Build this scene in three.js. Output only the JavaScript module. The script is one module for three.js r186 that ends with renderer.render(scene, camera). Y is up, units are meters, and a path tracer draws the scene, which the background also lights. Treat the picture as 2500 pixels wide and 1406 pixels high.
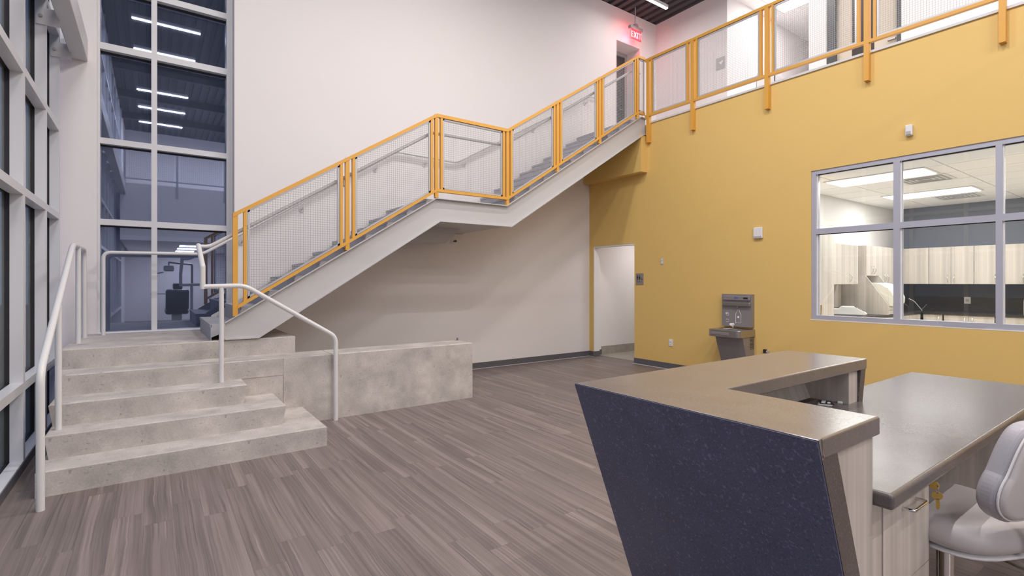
import * as THREE from 'three';
import { ConvexGeometry } from 'three/addons/geometries/ConvexGeometry.js';
import { RoundedBoxGeometry } from 'three/addons/geometries/RoundedBoxGeometry.js';
import { mergeGeometries } from 'three/addons/utils/BufferGeometryUtils.js';
import { FontLoader } from 'three/addons/loaders/FontLoader.js';
import { TextGeometry } from 'three/addons/geometries/TextGeometry.js';
import { RectAreaLightUniformsLib } from 'three/addons/lights/RectAreaLightUniformsLib.js';

/* ---------------- camera, sky, exposure ---------------- */
RectAreaLightUniformsLib.init();
const scene = new THREE.Scene();
const W = 2500, HP = 1406, FPX = 1234, CY = 690, CAMH = 1.44;
const camera = new THREE.PerspectiveCamera(2 * Math.atan(HP / 2 / FPX) * 180 / Math.PI, W / HP, 0.05, 200);
const YAW = Math.atan2(880, FPX);
camera.position.set(0, CAMH, 0);
camera.rotation.set(0, -YAW, 0);
camera.setViewOffset(W, HP, 0, HP / 2 - CY, W, HP);
scene.add(camera);

const renderer = new THREE.WebGLRenderer({ antialias: true });
renderer.toneMapping = THREE.LinearToneMapping;
renderer.toneMappingExposure = 1.0;
renderer.shadowMap.enabled = true;

// dusk sky: deep blue overhead, paler grey blue at the horizon, the same all round
{
  const w = 64, h = 128, d = new Float32Array(w * h * 4);
  for (let j = 0; j < h; j++) {
    const el = ((j + .5) / h - .5) * Math.PI;
    const t = Math.pow(Math.max(0, Math.sin(el)), .55);
    const c = [.46 * (1 - t) + .19 * t, .54 * (1 - t) + .27 * t, .86 * (1 - t) + .72 * t];
    for (let i = 0; i < w; i++) { const k = (j * w + i) * 4; d[k] = c[0]; d[k + 1] = c[1]; d[k + 2] = c[2]; d[k + 3] = 1; }
  }
  const t = new THREE.DataTexture(d, w, h, THREE.RGBAFormat, THREE.FloatType);
  t.mapping = THREE.EquirectangularReflectionMapping; t.magFilter = THREE.LinearFilter; t.needsUpdate = true;
  scene.background = t;
}
const LED = 105;            // radiance of the hanging light bars
const LEDCOL = new THREE.Color(1, .955, .945);
const PANEL = 14;          // radiance of the ceiling panels in the side rooms

/* ---------------- small tools ---------------- */
let seed = 7;
const rnd = () => { seed = (seed * 1664525 + 1013904223) >>> 0; return seed / 4294967296; };
const V = (x, y, z) => new THREE.Vector3(x, y, z);
const used = {};
const numbered = n => { const k = used[n] = (used[n] ?? -1) + 1; return k ? n + '_' + String(k).padStart(3, '0') : n; };
function tag(o, label, category, group, kind) {
  o.userData.label = label; o.userData.category = category;
  if (group) o.userData.group = group;
  if (kind) o.userData.kind = kind;
  return o;
}
function thing(name, label, category, p = [0, 0, 0], group, kind) {
  const g = new THREE.Group(); g.name = numbered(name); g.position.set(...p); scene.add(g);
  return tag(g, label, category, group, kind);
}
const struct = (name, label, category, p) => { const g = thing(name, label, category, p, null, 'structure'); return g; };
// where a parent stands (only things carry a position; parts sit relative to it)
function at(parent, x, y, z) {
  let px = 0, py = 0, pz = 0;
  for (let o = parent; o && o !== scene; o = o.parent) { px += o.position.x; py += o.position.y; pz += o.position.z; }
  return [x - px, y - py, z - pz];
}
// uv in metres from the face direction
function metreUV(g) {
  if (g.index) g = g.toNonIndexed();
  const p = g.attributes.position, n = g.attributes.normal, uv = new Float32Array(p.count * 2);
  for (let i = 0; i < p.count; i += 3) {
    let nx = 0, ny = 0, nz = 0;
    const a = V().fromBufferAttribute(p, i), b = V().fromBufferAttribute(p, i + 1), c = V().fromBufferAttribute(p, i + 2);
    const f = b.clone().sub(a).cross(c.clone().sub(a)); nx = Math.abs(f.x); ny = Math.abs(f.y); nz = Math.abs(f.z);
    [a, b, c].forEach((v, k) => {
      let s, t;
      if (ny >= nx && ny >= nz) { s = v.x; t = v.z; } else if (nx >= nz) { s = v.z; t = v.y; } else { s = v.x; t = v.y; }
      uv[(i + k) * 2] = s; uv[(i + k) * 2 + 1] = t;
    });
  }
  g.setAttribute('uv', new THREE.BufferAttribute(uv, 2));
  return g;
}
function mesh(name, geo, mat, parent = scene) {
  const m = new THREE.Mesh(geo, mat); m.name = parent === scene ? numbered(name) : name;
  m.castShadow = m.receiveShadow = true; parent.add(m); return m;
}
const boxCache = new Map();
function boxGeo(w, h, d) {
  const k = [w, h, d].map(v => v.toFixed(4)).join();
  if (!boxCache.has(k)) boxCache.set(k, metreUV(new THREE.BoxGeometry(w, h, d)));
  return boxCache.get(k);
}
// box between two corners, in world metres
function B(parent, name, x0, x1, y0, y1, z0, z1, mat) {
  const m = mesh(name, boxGeo(Math.abs(x1 - x0), Math.abs(y1 - y0), Math.abs(z1 - z0)), mat, parent);
  m.position.set(...at(parent, (x0 + x1) / 2, (y0 + y1) / 2, (z0 + z1) / 2)); return m;
}
// the same with rounded edges
const rbCache = new Map();
function RB(parent, name, x0, x1, y0, y1, z0, z1, r, mat, seg = 2) {
  const w = Math.abs(x1 - x0), h = Math.abs(y1 - y0), d = Math.abs(z1 - z0);
  const k = [w, h, d, r, seg].map(v => v.toFixed(4)).join();
  if (!rbCache.has(k)) rbCache.set(k, metreUV(new RoundedBoxGeometry(w, h, d, seg, Math.min(r, w / 2.01, h / 2.01, d / 2.01))));
  const m = mesh(name, rbCache.get(k), mat, parent);
  m.position.set(...at(parent, (x0 + x1) / 2, (y0 + y1) / 2, (z0 + z1) / 2)); return m;
}
// convex solid through the given world points
function hull(parent, name, pts, mat) {
  const c = pts.reduce((s, p) => s.add(V(...p)), V(0, 0, 0)).divideScalar(pts.length);
  const g = metreUV(new ConvexGeometry(pts.map(p => V(...p).sub(c))));
  const m = mesh(name, g, mat, parent); m.position.set(...at(parent, c.x, c.y, c.z)); return m;
}
// bar whose two ends are x,y outlines: a sloping rail of rectangular section along X
function slopeBar(parent, name, xa, ya, xb, yb, h, z0, z1, mat) {
  return hull(parent, name, [[xa, ya, z0], [xa, ya - h, z0], [xa, ya, z1], [xa, ya - h, z1], [xb, yb, z0], [xb, yb - h, z0], [xb, yb, z1], [xb, yb - h, z1]], mat);
}
// polygon in x,y pushed along z
function prism(parent, name, poly, z0, z1, mat, bevel = 0) {
  const s = new THREE.Shape(poly.map(p => new THREE.Vector2(...p)));
  const g = new THREE.ExtrudeGeometry(s, { depth: Math.abs(z1 - z0) - 2 * bevel, bevelEnabled: bevel > 0, bevelSize: bevel, bevelThickness: bevel, bevelOffset: -bevel, bevelSegments: 2, curveSegments: 12 });
  g.translate(0, 0, Math.min(z0, z1) + bevel);
  const q = metreUV(g); const m = mesh(name, q, mat, parent);
  const o = at(parent, 0, 0, 0); m.position.set(...o); return m;
}
// pipe along points (world), corners rounded with radius f
function pipeGeo(pts, r, f = 0, seg = 12, off = [0, 0, 0]) {
  const P = pts.map(p => V(...p)), out = [P[0]];
  for (let i = 1; i < P.length - 1; i++) {
    const a = P[i - 1].clone().sub(P[i]), b = P[i + 1].clone().sub(P[i]);
    const d = Math.min(f, a.length() * .48, b.length() * .48);
    if (d < 1e-4) { out.push(P[i]); continue; }
    const A = P[i].clone().add(a.setLength(d)), Bq = P[i].clone().add(b.setLength(d));
    for (let k = 0; k <= 6; k++) { const t = k / 6, u = 1 - t; out.push(V(0, 0, 0).addScaledVector(A, u * u).addScaledVector(P[i], 2 * u * t).addScaledVector(Bq, t * t)); }
  }
  out.push(P[P.length - 1]);
  const pos = [], nor = [], idx = []; let N = null;
  out.forEach((p, i) => {
    const t = (i === 0 ? out[1].clone().sub(p) : i === out.length - 1 ? p.clone().sub(out[i - 1]) : out[i + 1].clone().sub(out[i - 1])).normalize();
    if (!N) { N = Math.abs(t.y) < .9 ? V(0, 1, 0) : V(1, 0, 0); }
    N = N.clone().addScaledVector(t, -N.dot(t)).normalize();
    const Bn = t.clone().cross(N);
    for (let k = 0; k <= seg; k++) {
      const a = k / seg * Math.PI * 2, n = N.clone().multiplyScalar(Math.cos(a)).addScaledVector(Bn, Math.sin(a));
      pos.push(p.x + n.x * r - off[0], p.y + n.y * r - off[1], p.z + n.z * r - off[2]); nor.push(n.x, n.y, n.z);
    }
    if (i) for (let k = 0; k < seg; k++) { const a = (i - 1) * (seg + 1) + k, b = a + seg + 1; idx.push(a, a + 1, b, a + 1, b + 1, b); }
  });
  // flat ends
  for (const [e, s] of [[0, -1], [out.length - 1, 1]]) {
    const t = (e ? out[e].clone().sub(out[e - 1]) : out[1].clone().sub(out[0])).normalize().multiplyScalar(s), base = pos.length / 3;
    pos.push(out[e].x - off[0], out[e].y - off[1], out[e].z - off[2]); nor.push(t.x, t.y, t.z);
    for (let k = 0; k <= seg; k++) { const q = (e * (seg + 1) + k) * 3; pos.push(pos[q], pos[q + 1], pos[q + 2]); nor.push(t.x, t.y, t.z); }
    for (let k = 0; k < seg; k++) s < 0 ? idx.push(base, base + 2 + k, base + 1 + k) : idx.push(base, base + 1 + k, base + 2 + k);
  }
  const g = new THREE.BufferGeometry();
  g.setAttribute('position', new THREE.Float32BufferAttribute(pos, 3)); g.setAttribute('normal', new THREE.Float32BufferAttribute(nor, 3));
  g.setAttribute('uv', new THREE.Float32BufferAttribute(new Float32Array(pos.length / 3 * 2), 2)); g.setIndex(idx);
  return g;
}
function pipe(parent, name, pts, r, mat, f = 0, seg = 12) {
  const c = pts[0]; const m = mesh(name, pipeGeo(pts, r, f, seg, c), mat, parent); m.position.set(...at(parent, ...c)); return m;
}
function cyl(parent, name, x, y, z, r0, r1, h, mat, axis = 'y', seg = 20) {
  const m = mesh(name, new THREE.CylinderGeometry(r1, r0, h, seg), mat, parent); m.position.set(...at(parent, x, y, z));
  if (axis === 'x') m.rotation.z = -Math.PI / 2; if (axis === 'z') m.rotation.x = Math.PI / 2; return m;
}
// downward area light inside a lamp
function down(parent, x, y, z, w, d, rad, col = LEDCOL) {
  const l = new THREE.RectAreaLight(col, rad, w, d); l.name = 'light'; l.position.set(...at(parent, x, y, z)); l.rotation.x = -Math.PI / 2; l.castShadow = true; parent.add(l); return l;
}

/* ---------------- textures ---------------- */
const fract = v => v - Math.floor(v);
const hash = (x, y, s) => fract(Math.sin(x * 127.1 + y * 311.7 + s * 74.7) * 43758.5453);
function vnoise(x, y, px, py, s) { // tileable value noise
  const xi = Math.floor(x), yi = Math.floor(y), fx = x - xi, fy = y - yi, u = fx * fx * (3 - 2 * fx), v = fy * fy * (3 - 2 * fy);
  const q = (a, b) => hash(((a % px) + px) % px, ((b % py) + py) % py, s);
  return (q(xi, yi) * (1 - u) + q(xi + 1, yi) * u) * (1 - v) + (q(xi, yi + 1) * (1 - u) + q(xi + 1, yi + 1) * u) * v;
}
function tex(w, h, fn, srgb, sx = 1, sy = 1) {
  const d = new Uint8Array(w * h * 4);
  for (let j = 0; j < h; j++) for (let i = 0; i < w; i++) {
    const c = fn(i / w, j / h), k = (j * w + i) * 4;
    d[k] = c[0] * 255; d[k + 1] = c[1] * 255; d[k + 2] = c[2] * 255; d[k + 3] = 255;
  }
  const t = new THREE.DataTexture(d, w, h); t.wrapS = t.wrapT = THREE.RepeatWrapping; t.magFilter = THREE.LinearFilter; t.minFilter = THREE.LinearMipmapLinearFilter; t.generateMipmaps = true;
  if (srgb) t.colorSpace = THREE.SRGBColorSpace; t.repeat.set(1 / sx, 1 / sy); t.needsUpdate = true; return t;
}
const cl = v => Math.max(0, Math.min(1, v));
// vinyl planks: long wavy streaks along v; one tile covers 1.2 m x 2.4 m
const plankTex = tex(1024, 1024, (u, v) => {
  const wv = u + .012 * (vnoise(u * 9, v * 6, 9, 6, 1) - .5) + .005 * (vnoise(u * 30, v * 22, 30, 22, 2) - .5) + .0016 * (vnoise(u * 60, v * 70, 60, 70, 7) - .5);
  const a = vnoise(wv * 22, v * 2, 22, 2, 3), b = vnoise(wv * 100, v * 3, 100, 3, 4), c = vnoise(wv * 330, v * 6, 330, 6, 5), e = vnoise(wv * 120, v * 3, 120, 3, 6), h = vnoise(wv * 45, v * 2, 45, 2, 8);
  let l = .56 + .12 * (a - .5) + .10 * (b - .5) + .08 * (c - .5) + .10 * (h - .5);
  if (e > .82) l += (e - .82) * .75; if (e < .16) l -= (.16 - e) * .7;
  return [cl(l * 1.01), cl(l * .925), cl(l * .895)];
}, true, 1.2, 2.4);
const concreteTex = tex(512, 512, (u, v) => {
  const a = vnoise(u * 5, v * 5, 5, 5, 11), b = vnoise(u * 17, v * 17, 17, 17, 12), c = vnoise(u * 120, v * 120, 120, 120, 13), p = vnoise(u * 60, v * 60, 60, 60, 14);
  let l = .745 + .10 * (a - .5) + .07 * (b - .5) + .05 * (c - .5); if (p > .93) l -= .10;
  return [cl(l * 1.0), cl(l * .962), cl(l * .935)];
}, true, 1.1, 1.1);
const concreteBump = tex(512, 512, (u, v) => { const l = .5 + .3 * (vnoise(u * 120, v * 120, 120, 120, 13) - .5) + .4 * (vnoise(u * 30, v * 30, 30, 30, 15) - .5); return [l, l, l]; }, false, 1.1, 1.1);
const woodTex = tex(512, 512, (u, v) => {
  const wv = u + .01 * (vnoise(u * 6, v * 3, 6, 3, 21) - .5);
  const a = vnoise(wv * 12, v * 1, 12, 1, 22), b = vnoise(wv * 48, v * 2, 48, 2, 23), c = vnoise(wv * 160, v * 3, 160, 3, 24);
  const l = .82 + .09 * (a - .5) + .055 * (b - .5) + .035 * (c - .5);
  return [cl(l * 1.0), cl(l * .958), cl(l * .915)];
}, true, .7, 1.4);
function speckle(base, amp, s, n = 170) {
  return tex(512, 512, (u, v) => {
    const a = vnoise(u * n, v * n, n, n, s), b = vnoise(u * 256, v * 256, 256, 256, s + 1), m = vnoise(u * 9, v * 9, 9, 9, s + 2);
    let k = 1 + .06 * (m - .5); if (a > .74) k += amp * (a - .74) * 3.2; if (b < .2) k -= amp * .45;
    return base.map(c => cl(c * k));
  }, true, .6, .6);
}
const greySpeck = speckle([.375, .345, .335], .55, 31), blueSpeck = speckle([.36, .37, .465], .5, 41, 110), topSpeck = speckle([.47, .44, .43], .14, 51);
const paintBump = tex(256, 256, (u, v) => { const l = .5 + .5 * (vnoise(u * 128, v * 128, 128, 128, 61) - .5); return [l, l, l]; }, false, .4, .4);
const tileTex = tex(256, 256, (u, v) => { const l = .66 + .06 * (vnoise(u * 12, v * 12, 12, 12, 71) - .5) + .04 * (vnoise(u * 70, v * 70, 70, 70, 72) - .5); return [l, l * .96, l * .90]; }, true, .8, .8);

/* ---------------- materials ---------------- */
const S = (r, g, b, o = {}) => new THREE.MeshStandardMaterial({ color: new THREE.Color().setRGB(r, g, b), roughness: .6, ...o });
const M = {
  white: S(.80, .765, .76, { roughness: .75, bumpMap: paintBump, bumpScale: .0004 }),
  white2: S(.82, .80, .79, { roughness: .8 }),
  yellow: S(.76, .515, .17, { roughness: .62, bumpMap: paintBump, bumpScale: .0004 }),
  orange: S(.72, .37, .06, { roughness: .42 }),
  steelWhite: S(.66, .65, .65, { roughness: .38 }),
  pipeWhite: S(.70, .69, .69, { roughness: .34 }),
  stringer: S(.53, .515, .515, { roughness: .45 }),
  tread: S(.40, .40, .44, { roughness: .6 }),
  frameGrey: S(.50, .50, .52, { roughness: .35, metalness: .3 }),
  wire: S(.44, .44, .45, { roughness: .4, metalness: .3 }),
  concrete: S(.98, .98, .98, { map: concreteTex, bumpMap: concreteBump, bumpScale: .0012, roughness: .85 }),
  base: S(.115, .112, .125, { roughness: .5 }),
  alu: S(.66, .66, .68, { roughness: .35 }),
  aluLab: S(.50, .50, .575, { roughness: .35, metalness: .25 }),
  gasket: S(.018, .017, .018, { roughness: .6 }),
  dark: S(.035, .033, .035, { roughness: .65 }),
  ceiling: S(.055, .052, .058, { roughness: .75 }),
  doorGrey: S(.075, .08, .085, { roughness: .45 }),
  frameDoor: S(.34, .34, .33, { roughness: .45 }),
  tile: S(.9, .9, .9, { map: tileTex, roughness: .35 }),
  wood: S(.94, .94, .94, { map: woodTex, roughness: .45 }),
  counter: S(1, 1, 1, { map: greySpeck, roughness: .32 }),
  counterTop: new THREE.MeshPhysicalMaterial({ map: topSpeck, roughness: .2, ior: 1.9 }),
  blue: S(1, 1, 1, { map: blueSpeck, roughness: .34 }),
  worktop: new THREE.MeshPhysicalMaterial({ color: new THREE.Color().setRGB(.72, .72, .76), map: topSpeck, roughness: .24, ior: 1.5 }),
  black: S(.022, .021, .023, { roughness: .4 }),
  labTop: S(.03, .028, .03, { roughness: .3 }),
  slate: S(.16, .175, .22, { roughness: .5 }),
  splash: S(.045, .042, .05, { roughness: .25 }),
  chrome: S(.80, .79, .78, { roughness: .12, metalness: 1 }),
  steel: S(.42, .40, .40, { roughness: .32, metalness: .9 }),
  steelDark: S(.30, .275, .28, { roughness: .42, metalness: .35 }),
  brass: S(.72, .50, .14, { roughness: .3, metalness: .9 }),
  vinyl: S(.56, .52, .52, { roughness: .42 }),
  vinylShell: S(.40, .38, .41, { roughness: .4 }),
  plastic: S(.78, .77, .77, { roughness: .4 }),
  plasticGrey: S(.45, .44, .46, { roughness: .45 }),
  cream: S(.82, .79, .71, { roughness: .4 }),
  beige: S(.60, .53, .43, { roughness: .6 }),
  paper: S(.85, .84, .82, { roughness: .8 }),
  asphalt: S(.05, .05, .055, { roughness: .9 }),
  ceilTile: S(.92, .90, .89, { roughness: .9 }),
  gridWhite: S(.74, .72, .71, { roughness: .6 }),
  bronze: S(.045, .035, .032, { roughness: .4 }),
  glow: S(.9, .9, .9, { emissive: new THREE.Color(1, .97, .95), emissiveIntensity: 3.2 }),
  glowPanel: S(.9, .9, .9, { emissive: new THREE.Color(1, .97, .95), emissiveIntensity: 2.2 }),
  red: S(.5, .05, .07, { emissive: new THREE.Color(1, .10, .14), emissiveIntensity: .55 }),
  redText: S(.9, .4, .4, { emissive: new THREE.Color(1, .28, .30), emissiveIntensity: .75 }),
  glass: new THREE.MeshPhysicalMaterial({ color: new THREE.Color().setRGB(.93, .96, .95), transmission: 1, roughness: .0, ior: 1.5, thickness: 0 }),
  glassSide: new THREE.MeshPhysicalMaterial({ color: new THREE.Color().setRGB(.80, .86, .86), transmission: 1, metalness: .3, roughness: .0, ior: 1.5, thickness: 0 }),
  glassTint: new THREE.MeshPhysicalMaterial({ color: new THREE.Color().setRGB(.24, .285, .42), transmission: 1, metalness: .82, roughness: .015, ior: 1.5, thickness: 0 }),
};
const plankMats = [[1, 1, 1], [.965, .965, .97], [1.035, 1.03, 1.025], [.92, .915, .92], [1.0, .988, .982]].map(c => S(.73 * c[0], .72 * c[1], .72 * c[2], { map: plankTex, roughness: .42 }));

/* ================= THE ROOM ================= */
const XL = -.80, XR = 7.02, ZB = -7.22, HC = 7.11, ZF = 8.5, UP = 4.19;

/* floor: vinyl planks with thin joints, on a screed */
{
  const f = struct('floor', 'grey brown wood look vinyl plank floor with long streaked grain', 'floor');
  B(f, 'subfloor', -1.2, 13, -.30, -.004, ZB - .4, ZF + .2, M.dark);
  const pw = .152, pl = 1.22, gap = .0006, list = [];
  const dir = V(Math.sin(YAW), 0, -Math.cos(YAW)), right = V(Math.cos(YAW), 0, Math.sin(YAW));
  for (let i = 0; XL + i * pw < XR; i++) {
    const x0 = XL + i * pw, x1 = Math.min(XR, x0 + pw), o = hash(i, 3, 5) * pl;
    for (let z = ZB - o; z < ZF; z += pl) {
      const z0 = Math.max(ZB, z), z1 = Math.min(ZF, z + pl); if (z1 - z0 < .01) continue;
      const c = V((x0 + x1) / 2, -CAMH, (z0 + z1) / 2), w = c.dot(dir), u = W / 2 + FPX * c.dot(right) / w, v = CY + FPX * CAMH / w;
      const seen = w > .6 && u > -250 && u < W + 250 && v < HP + 300 && !(u > 1950 && v > 950);
      list.push({ x0, x1, z0, z1, k: hash(i, Math.round(z * 100), 9), key: seen ? w : 1e3 + Math.abs(w) });
    }
  }
  list.sort((a, b) => a.key - b.key);
  const rest = [[], [], [], [], []], cache = new Map();
  list.forEach((p, n) => {
    const w = p.x1 - p.x0 - gap, d = p.z1 - p.z0 - gap, kind = Math.floor(p.k * 16), ck = w.toFixed(3) + d.toFixed(3) + kind;
    let g = cache.get(ck);
    if (!g) {
      g = metreUV(new THREE.BoxGeometry(w, .004, d));
      const uv = g.attributes.uv, ou = hash(kind, 1, 2) * 1.2, ov = hash(kind, 2, 2) * 2.4;
      for (let i = 0; i < uv.count; i++) uv.setXY(i, uv.getX(i) + ou, uv.getY(i) + ov);
      cache.set(ck, g);
    }
    const t = Math.floor(fract(p.k * 37.7) * 5), lift = 0;
    if (n < 295) { const m = mesh('plank', g, plankMats[t], f); m.position.set((p.x0 + p.x1) / 2, -.002 + lift, (p.z0 + p.z1) / 2); }
    else rest[t].push(g.clone().translate((p.x0 + p.x1) / 2, -.002, (p.z0 + p.z1) / 2));
  });
  rest.forEach((r, i) => { if (r.length) { const m = mesh('further_planks', mergeGeometries(r), plankMats[i], f); m.userData.kind = 'stuff'; } });
}

/* ceiling: dark painted corrugated deck */
{
  const c = struct('ceiling', 'dark painted corrugated metal deck ceiling high above the room', 'ceiling', [0, HC, 0]);
  const s = [], x1 = 9.04; s.push([XL - .2, .25]);
  let x = XL - .2; s.push([x, .0]);
  while (x < x1 - .2) { s.push([x + .10, 0], [x + .115, .05], [x + .185, .05], [x + .20, 0]); x += .20; }
  s.push([x1 + .12, 0], [x1 + .12, .25]);
  const sh = new THREE.Shape(s.map(p => new THREE.Vector2(...p)));
  const g = new THREE.ExtrudeGeometry(sh, { depth: ZF - ZB + .3, bevelEnabled: false }); g.translate(0, 0, ZB - .15);
  mesh('deck', metreUV(g), M.ceiling, c);
  for (let k = 0; k < 3; k++) B(c, 'joist', XL, 9.0, HC - .22, HC - .002, 1.2 + k * 2.4, 1.32 + k * 2.4, M.ceiling);
}

/* back wall, with the window bay at its left end */
{
  const w = struct('wall_back', 'tall white painted back wall behind the stairs', 'wall');
  B(w, 'wall_panel', .85, 7.79, -.02, HC, ZB - .2, ZB, M.white);
  B(w, 'wall_panel', 8.51, 9.2, UP, HC, ZB - .2, ZB, M.white);
  B(w, 'wall_panel', 7.79, 8.51, 6.44, HC, ZB - .2, ZB, M.white);
  B(w, 'wall_panel', 7.79, 9.6, -.02, UP, ZB - .2, ZB, M.white);
  const w2 = struct('wall_pier', 'white pier and sill around the tall window', 'wall');
  B(w2, 'pier', -.93, -.50, -.02, HC, -7.60, -7.35, M.white);
  B(w2, 'window_reveal', .849, .95, -.02, HC, -7.60, ZB - .2, M.white);
  B(w2, 'sill', -.633, .848, .0, .862, -7.36, -7.216, M.concrete); B(w2, 'window_apron', -.50, .85, -.02, .862, -7.60, -7.36, M.white);
}
/* yellow wall with the doorway and the laboratory window */
{
  const w = struct('wall_right', 'mustard yellow painted wall below the mezzanine', 'wall');
  const x0 = XR, x1 = XR + .15, P = (z0, z1, y0, y1) => B(w, 'wall_panel', x0, x1, y0, y1, z0, z1, M.yellow);
  P(ZB, -7.10, 0, UP); P(-7.10, -6.08, 2.142, UP); P(-6.08, -3.11, 0, UP); P(-3.11, -.41, 0, .963); P(-3.11, -.41, 2.897, UP); P(-.41, ZF, 0, UP);
  B(w, 'door_lining', x0 + .003, x1 + .003, 2.12, 2.141, -7.10, -6.08, M.white2); B(w, 'door_lining', x0 + .003, x1 + .003, 0, 2.12, -7.10, -7.092, M.white2);
  const bb = struct('trim_1', 'mustard yellow boxed beam under the top of the stair', 'beam'); B(bb, 'box', 6.855, XR, 3.355, 3.985, ZB, -5.79, M.yellow);
  B(w, 'floor_edge', 7.0, XR + .15, UP, UP + .028, -5.72, ZF, M.steelWhite);
}
/* baseboards */
{
  const b = struct('baseboard_back', 'dark grey rubber baseboard along the white back wall', 'baseboard');
  B(b, 'strip', 1.26, XR, .008, .102, ZB, ZB + .012, M.base); hull(b, 'toe', [[1.26, 0, ZB], [XR, 0, ZB], [1.26, .012, ZB], [XR, .012, ZB], [1.26, 0, ZB + .03], [XR, 0, ZB + .03]], M.plasticGrey);
  const c = struct('baseboard_right', 'dark grey rubber baseboard along the yellow wall', 'baseboard');
  for (const [a, z] of [[-6.08, 5], [ZB, -7.10]]) { B(c, 'strip', XR - .012, XR, .008, .102, a, z, M.base); hull(c, 'toe', [[XR, 0, a], [XR, 0, z], [XR, .012, a], [XR, .012, z], [XR - .03, 0, a], [XR - .03, 0, z]], M.plasticGrey); }
}
/* wall behind the camera's back: white wall and open bay under a second gallery (mirrored in the tall window) */
{
  const w = struct('wall_front', 'white end wall with gallery above the treatment bay', 'wall');
  B(w, 'wall_panel', -1.2, 9.2, -.02, HC, ZF, ZF + .2, M.white);
  B(w, 'gallery_fascia', XL + .1, XR, 2.75, UP, 2.4, 2.6, M.white);
  B(w, 'gallery_ceiling', XL + .1, XR, 2.62, 2.75, 2.4, ZF, M.ceilTile);
  B(w, 'gallery_floor', XL + .1, XR, 4.0, UP, 2.6, ZF, M.white2);
  B(w, 'bay_wall', 2.6, 2.75, 0, 2.62, 4.2, ZF, M.white);
  const l = struct('wall_left', 'narrow white wall strip closing the glazed side behind', 'wall');
  B(l, 'wall_panel', -1.1, -.80, -.02, HC, 5.76, ZF, M.white);
}

/* curtain wall on the left: mullions, transoms, panes */
{
  const c = struct('window_1', 'tall white aluminium curtain wall glazing at dusk', 'window');
  const mz = [-7.2]; for (let z = -6.375; z < 5.8; z += 1.01) mz.push(z);
  const ty = [[0, .075], [.605, .672], [2.115, 2.18], [3.05, 3.12], [4.06, 4.125], [4.98, 5.045], [5.90, 5.965], [6.85, 6.915]];
  for (const z of mz) { B(c, 'mullion', -.877, XL, 0, HC, z - .035, z + .035, M.alu); B(c, 'gasket', -.92, -.877, 0, HC, z - .03, z + .03, M.gasket); }
  for (let i = 0; i < mz.length - 1; i++) {
    const a = mz[i] + .035, b = mz[i + 1] - .035;
    for (const [y0, y1] of ty) { B(c, 'transom', -.877, XL, y0, y1, a, b, M.alu); B(c, 'gasket', -.92, -.877, y0 + .008, y1 - .008, a, b, M.gasket); }
    for (let k = 0; k < ty.length; k++) {
      const y0 = ty[k][1], y1 = k + 1 < ty.length ? ty[k + 1][0] : HC;
      B(c, 'pane', -.912, -.906, y0 - .008, y1 + .008, a - .005, b + .005, M.glassSide);
    }
  }
  B(c, 'base_trim', XL, XL + .006, 0, .068, -7.2, 5.75, M.base);
}
/* tall window in the back wall */
{
  const c = struct('window_2', 'tall dark glazed window in white frame beside the stairs', 'window');
  const zf = -7.42, zb = -7.54, ty = [[.862, .872], [2.102, 2.171], [3.033, 3.10], [4.113, 4.189], [4.828, 4.90], [5.72, 5.79], [6.62, 6.69], [7.04, 7.11]];
  B(c, 'jamb', -.50, -.478, .862, HC, zb, zf, M.alu); B(c, 'mullion', -.002, .055, .862, HC, zb, zf, M.alu); B(c, 'jamb', .785, .849, .862, HC, zb, zf, M.alu);
  for (const [a, b] of [[-.478, -.002], [.055, .785]]) {
    for (const [y0, y1] of ty) B(c, 'transom', a, b, y0, y1, zb, zf, M.alu);
    for (let k = 0; k < ty.length - 1; k++) {
      B(c, 'pane', a, b, ty[k][1], ty[k + 1][0], zb + .02, zb + .026, M.glassTint);
      B(c, 'bead', a, b, ty[k + 1][0] - .014, ty[k + 1][0], zb + .028, zb + .05, M.gasket);
    }
  }
}
/* laboratory window */
{
  const c = struct('window_3', 'wide interior window in grey aluminium frame in the yellow wall', 'window');
  const x0 = XR + .012, x1 = XR + .13, mz = [[-3.11, -3.055], [-2.214, -2.151], [-1.338, -1.287], [-.465, -.41]];
  for (const [a, b] of mz) { B(c, 'mullion', x0, x1, .963, 2.897, a, b, M.aluLab); }
  for (let i = 0; i < 3; i++) {
    const a = mz[i][1], b = mz[i + 1][0];
    for (const [y0, y1] of [[.963, 1.018], [2.068, 2.139], [2.845, 2.897]]) B(c, 'transom', x0, x1, y0, y1, a, b, M.aluLab);
    for (const [y0, y1] of [[1.018, 2.068], [2.139, 2.845]]) {
      B(c, 'pane', x0 + .05, x0 + .056, y0, y1, a, b, M.glass);
      B(c, 'seal', x0 + .03, x0 + .05, y1 - .008, y1, a, b, M.gasket); B(c, 'seal', x0 + .03, x0 + .05, y0, y1, a, a + .007, M.gasket);
      B(c, 'bead', x0 + .02, x0 + .03, y0, y1, a, a + .012, M.white2);
    }
  }
  B(c, 'lining', XR - .002, XR + .012, .953, .963, -3.12, -.40, M.white2);
}

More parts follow.
